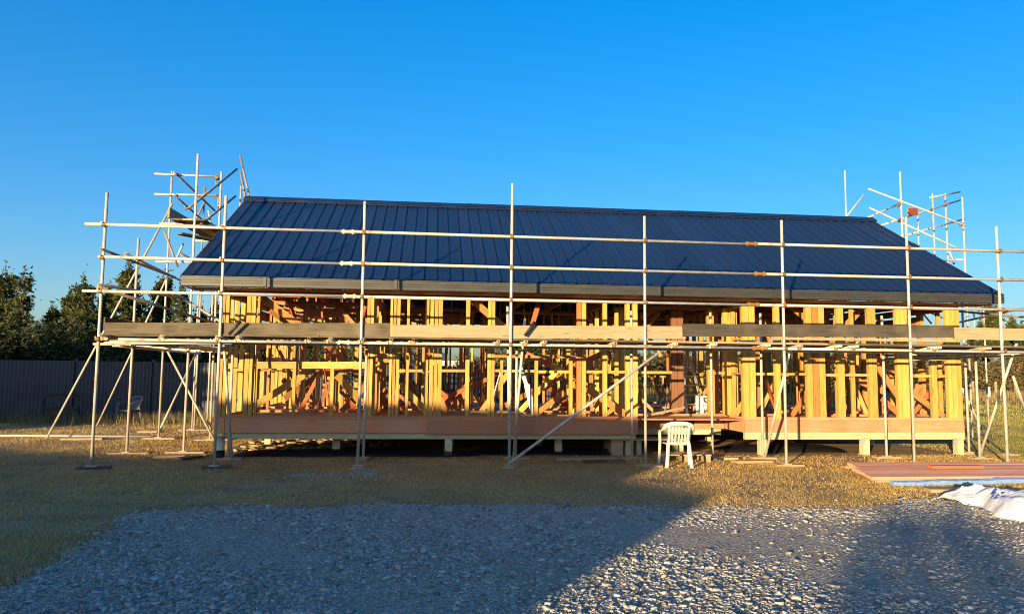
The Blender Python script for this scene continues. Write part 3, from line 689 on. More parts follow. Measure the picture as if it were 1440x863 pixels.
# deck planks and toe boards
def plank(name, x0, x1, y, z, w, h, mat, parent, flat=True):
    return beam(name, (x0, y, z), (x1, y, z), w if flat else h, h if flat else w, mat, parent)
cut = [-5.5, -2.1, .9, 4.1, 7.3, 10.2, EXT]
for k in range(5):
    y = OY+.13+k*.232
    cc = [cut[0]]+[c2+random.uniform(-.35, .35) for c2 in cut[1:-1]]+[EXT]
    for a, b in zip(cc, cc[1:]): plank('deck_plank', a+.004, b-.004, y, 2.286+random.uniform(-.002, .002), .226, .036, random.choice((W_OLD, W_DRK, W_TAN, W_OLD)), fs)
def toe(a, b, ya, yb, mat, y, hgt=.235):
    P = atY(a, ya, y); Q = atY(b, yb, y); beam('toe_board', P, Q, .038, hgt, mat, fs)
toe(148, 549, 463, 463.5, W_OLD, OY+.052); toe(551, 964, 466, 467.5, W_NEW, OY+.05); toe(960, 1341, 464, 466, W_DRK, OY+.012); toe(1341, 1500, 468.5, 471.5, W_TAN, OY+.055)
beam('toe_board', atY(1088, 475.5, OY-.02), atY(1340, 479, OY-.02), .03, .05, W_NEW, fs)
beam('toe_board', (XP(147, OY, 462)-.03, OY+.03, 2.455), (XP(147, OY, 462)-.03, IY+.1, 2.455), .038, .225, W_OLD, fs)
# braces
def pole(a, b, Ya, Yb, parent, mat=None, name='brace_tube'): return tube(name, atY(a[0], a[1], Ya), atY(b[0], b[1], Yb), parent, mat)
pole((715, 652), (926, 496), OY-.11, OY-.11, fs); coupler(atY(908, 510, OY-.06), fs)
pole((310, 413), (326, 646), OY+.75, OY+.70, fs); pole((738, 449), (722, 646), OY+.45, IY-.12, fs)
pole((1119, 457), (1076, 642), OY+.12, IY-.15, fs); pole((1435, 466), (1376, 646), OY+.3, IY+.2, fs)
pole((322, 470), (338, 452), OY-.09, OY-.12, fs, M_DARK); pole((738, 472), (752, 452), OY-.05, OY-.08, fs, M_DARK)
pole((1425, 530), (1450, 600), OY+.4, OY+1.6, fs); pole((1353, 546), (1390, 622), 15.6, 16.4, fs)
pole((142, 350), (246, 390), OY-.10, 16.6, fs, M_GALV2); pole((139, 400), (262, 420), OY-.10, 16.6, fs, M_GALV2); pole((255, 418), (310, 452), 16.4, 15.2, fs, M_GALV2)
pole((137, 404), (305, 455), OY-.10, 15.9, fs, M_GALV2, 'end_rail')

def sole(x, y, label, ax=0.0, l=.5, w=.225, mat=W_TAN):
    d = Vector((math.cos(ax), math.sin(ax), 0)); P = Vector((x, y, .02))
    o = beam('sole_board', P-d*l/2, P+d*l/2, w, .038, mat); tag(o, label, 'sole board', 'sole boards under scaffold standards'); return o
ordn = ['leftmost', 'second', 'third', 'fourth', 'fifth', 'sixth', 'seventh', 'eighth']
wh = ['isolated in the grass at the far left', 'before the left house corner', 'under the paired tubes left of centre', 'under the long diagonal brace foot', 'left of the white chair', 'right of the white chair', 'behind the pink timber stack', 'near the right edge of the photo']
for i, x in enumerate(OX): sole(x+.05, OY, 'sole board under the %s front standard, %s' % (ordn[i], wh[i]), ax=R((8, 14, 82, 70, -12, -8, 0, 5)[i]), mat=(W_OLD, W_OLD, W_TAN, W_TAN, W_TAN, W_TAN, W_TAN, W_OLD)[i])
iw = ['below the left house corner', 'beneath the left stretch of rim board', 'behind the long diagonal brace foot', 'just left of the porch recess', 'inside the porch recess', 'at the porch right corner', 'below the right wall middle']
for i, x in enumerate(IX): sole(x, IY, 'timber sole board under an inner scaffold standard %s' % iw[i], ax=R((10, 85, 5, -6, -20, -5, 0)[i]))

# ---- left gable scaffold
ls = thing('left_gable_scaffold', 'tall tube scaffold tower beside the left gable end', 'scaffold', (-5.7, 17.5, 0))
lsO = [(178, 638, 335), (223, 617, 240.8), (270, 605, 395)]; lsI = [(258, 637, 217), (295, 619, 242)]
LP = []
for a, b, t in lsO+lsI:
    g = atZ(a, b); g.z = 0; topz = atY(a+.06*(b-t), t, g.y).z; standard(g.x, g.y, topz, ls); LP.append((g.x, g.y, topz))
sw = ['nearest the front corner', 'in the middle of the outer row', 'at the back of the outer row', 'of the tallest tube beside the house', 'at the rear of the inner row']
for (x, y, t), q in zip(LP, sw): sole(x+.05, y, 'pale sole board under left gable scaffold standard, %s' % q, ax=R(random.uniform(-10, 10)), l=.75, mat=W_TAN)
o0, o1, o2, i0, i1 = LP
standard(-4.95, 21.4, 5.2, ls)
for px, py0, py1, Y in ((283, 405, 604, 21.6), (301, 400, 620, 22.4)): standard(XP(px-8, Y, 560), Y, 3.9, ls, base=False)
for z, e in ((2.12, .35), (3.9, .25)):
    tube('ledger', (o0[0]+.05, 14.9, z), (o2[0]+.0, o2[1]+.4, z), ls); tube('ledger', (i0[0]+.05, 14.9, z+.02), (i1[0], 22.0, z+.02), ls)
    for q in (o0, o1, o2): coupler((q[0], q[1], z), ls)
for y, z in ((15.7, 2.17), (16.6, 2.17), (17.6, 2.17), (18.8, 2.17), (20.2, 2.17), (21.4, 2.17), (18.8, 4.3)): tube('transom', (-6.75, y, z), (-4.75, y, z+.02), ls)
for k in range(4):
    xx = -6.0+k*.24
    for ya, yb in ((14.9, 18.3), (18.31, 21.8)): beam('deck_plank', (xx+.0, ya, 2.225), (xx-.1, yb, 2.225), .226, .036, random.choice((W_OLD, W_DRK, W_TAN)), ls)
pole((217, 244.5), (306, 248.5), 18.8, 18.7, ls, None, 'guard_rail'); pole((217, 273), (304, 275), 18.8, 18.7, ls, None, 'guard_rail')
for p in ((247, 245), (305, 250), (247, 275), (304, 276), (262, 293), (305, 259), (308, 289)): coupler(atY(p[0], p[1], 18.6), ls)
pole((65, 617), (243, 286), atZ(65, 617).y, 18.85, ls, None, 'raker'); pole((136, 599), (236, 388), atZ(136, 599).y, 21.3, ls, None, 'raker')
pole((231, 485), (303, 622), 18.7, 18.3, ls); pole((277, 494), (224, 606), 21.3, 18.9, ls)
pole((264, 294), (333, 238), 15.6, 18.7, ls, M_GALV2, 'sloping_rail'); pole((282, 316), (331, 276), 16.3, 18.7, ls, M_GALV2, 'sloping_rail')
pole((250, 247), (304, 298), 18.7, 22.3, ls, M_GALV2, 'sloping_rail'); pole((250, 279), (288, 312), 18.7, 21.6, ls, M_GALV2, 'sloping_rail')
g = atY(288, 263, 22.2); tube('standard', (g.x, g.y, 0), g, ls, M_GALV2); pole((289, 282), (272, 316), 22.2, 22.0, ls, M_GALV2); pole((293, 296), (297, 318), 21.0, 21.0, ls)
pole((231, 325), (250, 375), 18.6, 18.6, ls, M_GALV2); pole((258, 342), (249, 362), 19.0, 19.0, ls)
pole((337.5, 219), (352, 282), 19.9, 19.4, ls, M_GALV2, 'sloping_rail'); pole((338, 242), (345.5, 280), 19.8, 19.5, ls, M_GALV2, 'sloping_rail'); g = atY(339, 262, 20.4); tube('standard', (g.x, g.y, 0), g, ls)
for k in range(3):
    xx = XP(241, 16.3, 318)+.12+k*.24
    beam('upper_plank', (xx, 16.2, 4.86), (xx+.03, 19.2, 4.90), .226, .036, (W_OLD, W_TAN, W_OLD)[k], ls)
xx = XP(238, 16.2, 308); beam('upper_plank', (xx-.02, 16.2, 5.0), (xx, 19.2, 5.02), .036, .225, W_TAN, ls)
beam('upper_plank', (xx+.1, 16.6, 4.62), (-4.8, 17.3, 4.58), .226, .036, W_OLD, ls); tube('transom', (xx-.3, 16.5, 4.81), (-4.75, 16.5, 4.81), ls); tube('transom', (xx-.3, 18.8, 4.84), (-4.75, 18.8, 4.86), ls)
beam('reflective_plate', atY(307, 277, 18.55), atY(307, 285, 18.55), .05, .01, W_RED2, ls)

# ---- right gable scaffold
rs = thing('right_gable_scaffold', 'galvanised tube scaffold around the right gable end behind the roof', 'scaffold', (12.6, 17.5, 0))
for a, b, t in ((1363, 638, 500), (1378, 645, 496), (1417, 640, 480)):
    g = atZ(a, b); standard(g.x, g.y, 2.3 if t > 490 else 3.4, rs)
    sole(g.x, g.y, 'small pad board under right gable scaffold tube %s' % {1363: 'closest to the house corner', 1378: 'just outside the corner pile', 1417: 'furthest right in the grass'}[a], l=.4)
for px, Y, py0, py1 in ((1265.5, 19.3, 242, 480), (1311, 20.5, 272, 480), (1329, 22.0, 272, 480), (1353, 19.3, 277, 480), (1290, 21.5, 296, 420)):
    g = atY(px, py0, Y); tube('standard', (g.x, g.y, 0), g, rs)
g = atY(1188, 240, 23.9); tube('standard', (g.x, g.y, 0), g, rs); pole((1215, 273), (1180, 318), 23.8, 23.8, rs, None, 'sloping_rail')
pole((1221, 265.5), (1357, 317), 19.6, 18.9, rs, None, 'sloping_rail'); pole((1222, 292), (1344, 348), 19.8, 18.8, rs, None, 'sloping_rail')
pole((1216, 308), (1266, 286), 19.8, 21, rs, None, 'sloping_rail'); pole((1232, 319), (1352, 281), 19.6, 22.5, rs, None, 'sloping_rail'); pole((1266, 333), (1356, 308), 19.3, 22.4, rs, None, 'sloping_rail')
pole((1268, 336), (1290, 345), 20.5, 21.2, rs); pole((1326, 366), (1354, 365), 20, 19.4, rs, None, 'ledger'); pole((1334, 350), (1342, 372), 20, 20, rs); pole((1308, 278), (1350, 270), 20.4, 22.4, rs, None, 'guard_rail')
pole((1343, 437), (1450, 447), 17.0, 13.6, rs, M_GALV2, 'guard_rail'); pole((1340, 455), (1445, 432), 19.5, 15.0, rs, M_GALV2, 'guard_rail'); pole((1372, 425), (1385, 460), 18.5, 18.5, rs, M_GALV2)
for p in ((1265, 288), (1265, 309), (1310, 295), (1353, 316), (1331, 287), (1275, 330)): coupler(atY(p[0], p[1], 19.3), rs)
for px, Y in ((1356, 17.2), (1372, 19.5), (1386, 22.0)): g = XP(px, Y, 500); tube('standard', (g, Y, 0), (g, Y, 3.9), rs)
beam('toe_board', atY(1277, 298, 20.0), atY(1290, 298, 20.6), .03, .22, W_RED2, rs, zh=(0, 0, 1))
for k in range(4): beam('deck_plank', (11.9+k*.24, 13.6, 2.27), (12.0+k*.24, 20.6, 2.27), .226, .036, random.choice((W_OLD, W_DRK, W_TAN)), rs)
for y in (15.1, 17.2, 19.4): tube('transom', (11.5, y, 2.22), (13.4, y, 2.22), rs)
tube('ledger', (11.75, 13.2, 2.17), (11.75, 21, 2.17), rs); tube('ledger', (12.95, 13.2, 2.17), (12.95, 21, 2.17), rs)
pole((1262, 420), (1345, 455), 21.5, 22.0, rs, M_GALV2); pole((1255, 452), (1300, 420), 22.0, 22.0, rs, M_GALV2); pole((1280, 420), (1310, 455), 22.0, 22.0, rs, M_GALV2)

# ================================================================== THINGS ON THE GROUND
def sweep(path, sec, closed=False):
    """sec: list of (u,v) per path point or one list; returns MB"""
    b = MB(); n = len(path); P = [Vector(p) for p in path]; rings = []
    for i in range(n):
        t = (P[min(i+1, n-1)]-P[max(i-1, 0)]).normalized(); zh = Vector((0, 0, 1)) if abs(t.z) < .9 else Vector((0, 1, 0))
        z = (zh-t*t.dot(zh)).normalized(); y = z.cross(t); w, h = sec[i] if isinstance(sec, list) else sec
        rings.append([P[i]+y*(math.cos(a)*w/2)*1.15+z*(math.sin(a)*h/2)*1.15 for a in [k*math.pi/4+math.pi/8 for k in range(8)]])
    v = [q for r in rings for q in r]; f = []
    for i in range(n-1):
        for k in range(8): j = (k+1) % 8; f.append((i*8+k, i*8+j, (i+1)*8+j, (i+1)*8+k))
    f += [tuple(range(7, -1, -1)), tuple(range((n-1)*8, n*8))]
    return b.add(v, f)
def bez(pts, n=10):
    P = [Vector(p) for p in pts]; out = []
    for i in range(len(P)-1):
        p0 = P[max(i-1, 0)]; p1 = P[i]; p2 = P[i+1]; p3 = P[min(i+2, len(P)-1)]
        for k in range(n):
            t = k/n; out.append(.5*((2*p1)+(p2-p0)*t+(2*p0-5*p1+4*p2-p3)*t*t+(3*p1-p0-3*p2+p3)*t**3))
    out.append(P[-1]); return out
def plastic_chair(loc, rot, label, mat=None, group=None):
    mat = mat or M_PLASTIC; M = Matrix.Translation(Vector(loc)) @ Matrix.Rotation(rot, 4, 'Z')
    t = thing('plastic_chair', label, 'chair', loc, group); w = lambda p: M @ Vector(p)
    # local: back at -y, seat towards +y
    b = MB(); n = 7; v = []
    for k, zz in enumerate((.42, .405)):
        for j in range(n):
            y = -.20+.42*j/(n-1)
            for i in range(n):
                x = (-.22+.44*i/(n-1))*(.9+.12*j/(n-1)); d = -.02*(1-((i-3)/3)**2)*math.sin(math.pi*j/(n-1))-(.02 if j == n-1 else 0); v.append(w((x, y, zz+d)))
    m = n*n; f = []
    for j in range(n-1):
        for i in range(n-1): a = j*n+i; f += [(a, a+1, a+n+1, a+n), (m+a, m+a+n, m+a+n+1, m+a+1)]
    for i in range(n-1): f += [(i, m+i, m+i+1, i+1), (m-n+i, m-n+i+1, 2*m-n+i+1, 2*m-n+i)]
    for j in range(n-1): a = j*n; f += [(a, a+n, m+a+n, m+a)]; a += n-1; f += [(a, m+a, m+a+n, a+n)]
    b.add(v, f); b.out('seat', mat, t, loc, True)
    def back(x, z): return w((x, -.205-.13*(z-.42)/.38-.03*(1-(x/.25)**2)+.03, z))
    for x in (-.115, -.058, 0, .058, .115):
        sweep([back(x, z) for z in (.43, .53, .63, .735)], (.036, .012)).out('back_slat', mat, t, None, True)
    sweep([back(x, .435) for x in np.linspace(-.165, .165, 7)], (.03, .05)).out('lower_back_rail', mat, t, None, True)
    for s in (-1, 1): sweep([back(s*(.165+.012*(z-.43)/.3), z) for z in (.43, .53, .63, .74)], (.05, .022)).out('back_upright', mat, t, None, True)
    # top band runs on into the arms
    sweep(bez([w((-.27, -.24, .70)), back(-.235, .755), back(-.14, .79), back(0, .80), back(.14, .79), back(.235, .755), w((.27, -.24, .70))], 6), (.035, .07)).out('top_rail', mat, t, None, True)
    for s in (-1, 1):
        sweep(bez([w((s*.26, -.25, .71)), w((s*.285, -.12, .655)), w((s*.29, .06, .64)), w((s*.275, .17, .615))], 6), (.05, .028)).out('arm', mat, t, None, True)
        sweep(bez([w((s*.275, .165, .62)), w((s*.268, .19, .50)), w((s*.265, .20, .40)), w((s*.285, .235, .0))], 5), (.05, .04)).out('leg', mat, t, None, True)
        sweep(bez([w((s*.175, -.215, .47)), w((s*.19, -.23, .38)), w((s*.205, -.26, .2)), w((s*.225, -.29, 0))], 5), (.062, .034)).out('leg', mat, t, None, True)
    return t
plastic_chair((4.53, 13.40, 0), R(-8), 'white slatted plastic garden chair with its back to us before the porch')
plastic_chair((-9.25, 24.2, 0), R(150), 'shade-toned plastic chair standing in shade against the dark fence', M_SHADEPL)

# timber stack, blue film-wrapped lengths, pale plank, plastic wrap
def ground_timber(name, a, b, z, w, h, mat, label, cat, group=None):
    P = atZ(a[0], a[1], z); Q = atZ(b[0], b[1], z); P.z = Q.z = z
    o = beam(name, P, Q, w, h, mat); tag(o, label, cat, group); return o
LBL = 'pink treated timber length lying flat in the stack right of the scaffold'
k = 0
y0 = atZ(1232, 670.5, .09).y
for layer, z in ((0, .034), (1, .085)):
    for i in range(5):
        yy = y0+.10+i*.196+random.uniform(-.006, .006)-layer*.02; xs = XP((1230, 1224, 1217, 1211, 1204)[i]+random.uniform(-9, 5)-layer*4, yy, 662)
        zz = z+i*.0225; o = beam('timber_length', (xs, yy, zz), (xs+4.8+random.uniform(-.1, .1), yy+.01, zz+random.uniform(-.001, .001)), .19, .045, W_PINK, zh=(0, -math.sin(R(6.6+random.uniform(-.8, .8))), math.cos(R(6.6))))
        tag(o, 'pink timber length in the stack at right, %s layer, %s row' % (('lower', 'upper')[layer], ('frontmost', 'second', 'middle', 'fourth', 'rearmost')[i]), 'timber', 'timber lengths in the pink stack')
for i, px in enumerate((1225, 1330, 1420)):
    P = atZ(px, 662, .0); o = beam('stack_bearer', (P.x+.3, y0+.02, -.004), (P.x+.3, y0+1.0, .080), .07, .03, W_TAN); tag(o, 'short timber bearer under the %s of the pink stack' % ('left end', 'middle', 'right part')[i], 'timber bearer')
ground_timber('timber_length', (1186, 656), (1300, 658), .03, .14, .045, W_ORG, 'orange timber end poking out left of the pink stack', 'timber')
P = atZ(1308, 652, .25); P.z = .205; o = beam('timber_offcut', P, P+Vector((.92, .02, 0)), .14, .045, W_RED2); tag(o, 'short red offcut lying on top at the back of the pink stack', 'timber offcut')
def wrapped(a, b, z, w, h, label):
    P = atZ(a[0], a[1], z); Q = atZ(b[0], b[1], z); P.z = Q.z = z+.0
    n = 14; b2 = MB(); M = frame(P, Q); l = (Q-P).length; v = []; f = []
    for i in range(n+1):
        for dy, dz in ((-w/2, -h/2), (w/2, -h/2), (w/2, h*.35), (w*.25, h/2), (-w*.25, h/2), (-w/2, h*.35)):
            v.append(M @ Vector((l*i/n, dy+random.uniform(-.006, .006), dz+(random.uniform(-.006, .006) if dz > 0 else 0))))
    for i in range(n):
        for k in range(6): j = (k+1) % 6; f.append((i*6+k, i*6+j, (i+1)*6+j, (i+1)*6+k)[::-1])
    f += [tuple(range(6)), tuple(range(n*6+5, n*6-1, -1))]
    b2.add(v, f); o = b2.out('wrapped_length', M_BLUE, None, P); tag(o, label, 'wrapped trim')
wrapped((1254, 679), (1302, 678.5), .035, .12, .06, 'short blue film-wrapped trim end beside the pink stack')
wrapped((1298, 677.5), (1395, 676), .04, .18, .07, 'long blue film-wrapped trim length in front of the pink stack')
wrapped((1390, 675), (1500, 672.5), .045, .22, .08, 'blue film-wrapped trim length at the photo right edge')
ground_timber('pale_plank', (1304, 688.5), (1500, 690), .03, .2, .05, W_NEW, 'pale plank lying in the grass under the white plastic wrap', 'plank')
def m_wrap():
    m, t, b = newmat('white_wrap'); v = mapping(t, (1, 1, 1))
    n = N(t, 'ShaderNodeTexNoise', i_Scale=2.4, i_Detail=3.0, i_Distortion=.8); L(t, v, n.inputs['Vector'])
    b.inputs['Roughness'].default_value = .38; b.inputs['Base Color'].default_value = (.72, .72, .71, 1)
    vo = N(t, 'ShaderNodeTexVoronoi', i_Scale=7.0, feature='DISTANCE_TO_EDGE'); L(t, n.outputs['Color'], vo.inputs['Vector']); bump(t, b, math_(t, 'ADD', math_(t, 'MULTIPLY', vo.outputs['Distance'], 1.0), n.outputs[0]), .4, .04); return m
M_WRAP = m_wrap(); M_PRINT = plain('blue_print', (.04, .10, .42), rough=.4)
def heap(name, a, b, w, hgt, label, seed):
    """crumpled plastic sheet, a folded mound between two ground points"""
    r = np.random.default_rng(seed); P = Vector(a); Q = Vector(b); d = (Q-P); l = d.length; d.normalize(); s = Vector((-d.y, d.x, 0))
    nu, nv = 30, 18; v = []; f = []
    ph = r.uniform(0, 6.28, 8)
    for i in range(nu+1):
        u = i/nu; env = math.sin(math.pi*min(1, max(0, u*.96+.02)))**.45
        for j in range(nv+1):
            q = j/nv*2-1; ww = w*(.55+.45*env)*(1+.13*math.sin(9*u+ph[0])+.08*math.sin(21*u+ph[4])); prof = max(0, 1-abs(q)**2.6)
            z = hgt*env*prof*(.80-.28*abs(math.sin(4.5*u+2.2*q+ph[1]))**.6-.16*abs(math.sin(9*u-4*q+ph[2]))**.6+.16-.09*abs(math.sin(17*u+9*q+ph[3]))+.12)+.012
            v.append(P+d*(l*u)+s*(q*ww/2+.03*math.sin(13*u+ph[5]))+Vector((0, 0, max(.012, z))))
    n = nv+1; m = len(v); v += [Vector((p.x, p.y, max(.002, p.z-.012))) for p in v]
    for i in range(nu):
        for j in range(nv): k = i*n+j; f += [(k, k+n, k+n+1, k+1), (m+k, m+k+1, m+k+n+1, m+k+n)]
    for i in range(nu): k = i*n; f += [(k, m+k, m+k+n, k+n), (k+nv, k+n+nv, m+k+n+nv, m+k+nv)]
    for j in range(nv): f += [(j, j+1, m+j+1, m+j), (nu*n+j, m+nu*n+j, m+nu*n+j+1, nu*n+j+1)]
    return P, d, s, v, n, f
def wrap(a, b, w, h, label, seed, prints=()):
    P, d, s, v, n, f = heap('plastic_wrap', a, b, w, h, label, seed)
    t = thing('plastic_wrap', label, 'plastic wrap', P)
    free('sheet', v, f, M_WRAP, t, P, True)
    for (i, j) in prints:
        q = v[i*n+j]; q2 = v[(i+1)*n+j]; q3 = v[i*n+j+1]; up = (q2-q).cross(q3-q).normalized(); up = up if up.z > 0 else -up
        c0 = [x+up*.004 for x in (v[i*n+j], v[(i+1)*n+j], v[(i+1)*n+j+1], v[i*n+j+1])]
        free('printed_mark', c0, [(0, 1, 2, 3)], M_PRINT, t)
wa, wb = atZ(1337, 706), atZ(1424, 703); wrap(wa, wb, .62, .25, 'bluish white crumpled plastic wrap lying over the pale plank', 3)
wa, wb = atZ(1388, 705), atZ(1500, 742); wrap(wa, wb, .8, .36, 'white plastic wrap with blue printed marks at the right edge of the gravel', 8, prints=((9, 3), (10, 3), (9, 4), (11, 5), (13, 4), (12, 3), (13, 2), (11, 2)))

# steps and offcuts by the porch
b = thing('timber_step', 'rough timber step box in front of the porch recess behind the chair', 'step', (4.55, 14.9, 0))
for k, (x0, x1, y0, y1, z0, z1, mt) in enumerate(((3.75, 4.0, 15.2, 15.9, 0, .46, W_TAN), (3.72, 5.4, 15.15, 15.4, .30, .345, W_TAN), (3.72, 5.4, 15.45, 15.7, .30, .345, W_RED))):
    MB().box(x0, x1, y0, y1, z0, z1).out('step_board', mt, b)
for x in (4.3, 5.2): MB().box(x, x+.09, 15.2, 15.68, 0, .298).out('step_bearer', W_GRN, b)
b = thing('pallet', 'low pale pallet step lying on the ground behind the white chair', 'pallet', (4.95, 14.2, 0))
for k in range(4): MB().box(4.42, 5.42, 13.95+k*.14, 14.07+k*.14, .13, .15).out('slat', W_TAN, b)
for x in (4.45, 4.88, 5.3): MB().box(x, x+.1, 13.96, 14.48, 0, .128).out('block', W_NEW, b)
for i, (x, y, a, l, w, lb) in enumerate(((5.65, 14.25, 40, .28, .12, 'small tan timber offcut right of the pallet'), (5.95, 14.35, -10, .3, .13, 'tan offcut block lying further right of the pallet'), (6.2, 13.85, 4, .75, .2, 'flat pale board on the grass before the porch right corner'), (3.3, 13.95, 6, .8, .2, 'flat grey board on the grass left of the white chair'), (3.05, 14.3, 1, 1.2, .2, 'grey plank under the bearer left of the porch'),
                                      (-4.75, 15.0, 20, .9, .22, 'tan board leaning flat by the left house corner'), (-4.5, 14.7, 60, .5, .2, 'brown offcut beside the left house corner pile'), (-7.4, 20.7, 4, .5, .2, 'pale offcut in the lit grass left of the scaffold'), (-8.1, 18.6, 3, .9, .2, 'thin pale board in the grass near the raker foot'))):
    o = beam('timber_offcut', (x-l/2*math.cos(R(a)), y-l/2*math.sin(R(a)), .03), (x+l/2*math.cos(R(a)), y+l/2*math.sin(R(a)), .03), w, .045, W_TAN if i % 3 else W_OLD); tag(o, lb, 'timber offcut')
P = atZ(-40, 614); Q = atZ(212, 615); o = tube('scaffold_tube', (P.x, P.y, .03), (Q.x, Q.y, .03), None); tag(o, 'loose pale scaffold tube lying on the lit grass at left', 'scaffold tube')
# pile of black polythene and lit debris under the floor
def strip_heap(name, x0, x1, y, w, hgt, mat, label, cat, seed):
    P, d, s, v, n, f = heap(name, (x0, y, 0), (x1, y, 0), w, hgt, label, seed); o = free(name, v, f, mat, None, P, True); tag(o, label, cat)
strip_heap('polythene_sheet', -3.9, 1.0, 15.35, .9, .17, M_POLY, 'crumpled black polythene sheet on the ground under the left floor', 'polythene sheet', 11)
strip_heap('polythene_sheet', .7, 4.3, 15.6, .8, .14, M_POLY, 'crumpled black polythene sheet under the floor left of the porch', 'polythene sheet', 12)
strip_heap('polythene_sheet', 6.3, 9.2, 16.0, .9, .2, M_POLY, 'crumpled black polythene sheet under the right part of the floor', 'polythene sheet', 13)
n = 260; X = rng.uniform(-4.0, -.9, n); Y = rng.uniform(15.9, 18.5, n); S = rng.uniform(.04, .16, n)
tag(link('floor_debris', stones(np.stack([X, Y, S*.3], 1), S, 'floor_debris', M_DEBRIS, flat=.3, seed=21), Matrix.Identity(4)), kind='stuff')
g = thing('drain_pipe', 'short white and black drain pipe standing at the left house corner', 'pipe', (XL+.1, 14.95, 0))
MB().cyl((XL+.1, 14.9, .14), (XL+.1, 14.9, .42), .10, 16).out('upper_pipe', M_PLASTIC, g, None, True); MB().cyl((XL+.1, 14.9, 0), (XL+.1, 14.9, .15), .107, 16).out('pipe_collar', M_RUB, g, None, True)
# step ladder inside the porch and loose things in the frame
def stepladder(x, y, rot):
    t = thing('step_ladder', 'aluminium step ladder standing open inside the porch recess', 'ladder', (x, y, FZ)); M = Matrix.Translation((x, y, FZ)) @ Matrix.Rotation(rot, 4, 'Z'); w = lambda p: M @ Vector(p)
    for s in (-1, 1):
        beam('side_rail', w((s*.25, 0, 0)), w((s*.17, .42, 1.32)), .06, .025, M_ALU, t); beam('rear_leg', w((s*.24, .88, 0)), w((s*.17, .48, 1.30)), .04, .022, M_ALU, t)
    for k in range(1, 6): f = k/6; beam('tread', w((-.25+.08*f, .42*f, 1.32*f)), w((.25-.08*f, .42*f, 1.32*f)), .09, .02, M_ALU, t)
    MB().obox(M @ Matrix.Translation((0, .45, 1.335)), .42, .2, .03).out('top_cap', M_ALU, t); beam('rear_brace', w((-.23, .8, .25)), w((.2, .6, .9)), .025, .012, M_ALU, t)
stepladder(XP(978, 16.9), 16.9, R(18))
def lattice(x, y):
    t = thing('lattice_crate', 'white lattice-sided crate beside the step ladder', 'crate', (x, y, FZ))
    for a, b in (((0, 0), (0, .42)), ((.24, 0), (.24, .42)), ((0, .02), (.24, .02)), ((0, .41), (.24, .41)), ((0, .05), (.24, .38)), ((.24, .05), (0, .38))): beam('bar', (x+a[0], y, FZ+a[1]), (x+b[0], y, FZ+b[1]), .02, .03, M_WHITE, t)
    MB().box(x-.01, x+.25, y+.02, y+.3, FZ, FZ+.03).out('base', M_WHITE, t); MB().box(x-.01, x+.25, y+.28, y+.3, FZ+.03, FZ+.42).out('back', M_WHITE, t)
lattice(XP(985, 16.5), 16.5)
def batten(a, b, Y, Y2, w, mat, label, cat='batten', th=.02):
    o = beam('loose_batten', atY(a[0], a[1], Y), atY(b[0], b[1], Y2), th, w, mat); tag(o, label, cat)
batten((741, 541), (751, 583), 15.35, 15.2, .14, M_WHITE, 'white board offcut leaning at the foot of the middle studs'); batten((729, 507), (742, 546), 15.7, 15.5, .09, M_WHITE, 'white board strip leaning behind the front studs near the centre')
batten((695, 555), (704, 524), 15.6, 15.9, .06, M_WHITE, 'thin white strip leaning by the double stud left of the scaffold pair')
LT = ['tan length behind the left window', 'pink length slanting behind the second window', 'pink length close behind the second window', 'tan length behind the centre studs left end', 'pink length further back behind the centre studs', 'long tan length behind the fourth bay', 'tan length slanting far back in the fourth bay', 'short pink length behind the right wall triple stud', 'orange length slanting behind the right double stud', 'pale length on top of another behind the centre studs', 'orange length on top of another left of the porch']
for i, (x, y, l, a, z, mt) in enumerate(((-3.0, 15.6, 1.2, 2, 0, W_TAN), (-2.3, 16.2, 1.5, -6, 0, W_RED), (-1.9, 15.7, 1.5, 0, 0, W_RED), (.5, 15.8, 2.2, 4, 0, W_TAN), (.4, 16.3, 2.0, -5, 0, W_RED), (2.4, 15.7, 2.4, 3, 0, W_TAN), (2.2, 16.6, 1.8, 10, 0, W_TAN), (7.6, 16.2, 1.2, 12, 0, W_RED), (9.6, 16.3, 1.1, -20, 0, W_ORG), (.9, 16.0, 1.6, 1, .05, W_NEW), (3.1, 16.2, 1.2, -10, .05, W_ORG))):
    o = beam('loose_timber', (x-l/2*math.cos(R(a)), y-l/2*math.sin(R(a)), FZ+.024+z), (x+l/2*math.cos(R(a)), y+l/2*math.sin(R(a)), FZ+.024+z), .09, .045, mt)
    tag(o, 'loose %s' % LT[i], 'timber', 'loose timber on the floor')
def pile_of_timber(x, y, cat_label, rows, w, l, rot):
    for r_ in range(rows):
        for k in range(4):
            M = Matrix.Translation((x, y, 0)) @ Matrix.Rotation(rot, 4, 'Z'); yy = (k-1.5)*.1
            o = beam('stacked_timber', M @ Vector((-l/2+random.uniform(-.12, .12), yy, FZ+.024+r_*.047)), M @ Vector((l/2+random.uniform(-.12, .12), yy, FZ+.024+r_*.047)), .09, .045, random.choice((W_RED, W_ORG, W_TAN)))
            tag(o, cat_label, 'timber', 'timber stacked on the porch floor')
pile_of_timber(4.15, 17.4, 'timber length in the low stack on the floor left of the porch post', 5, .4, 1.1, R(60))
batten((524, 492), (521, 548), 16.0, 16.0, .07, M_TEAL, 'teal strap hanging inside the frame left of centre', 'strap', .03)
batten((529, 420), (527, 500), 16.2, 16.2, .03, M_TEAL, 'thin teal strap hanging behind the toe board left of centre', 'strap', .02)

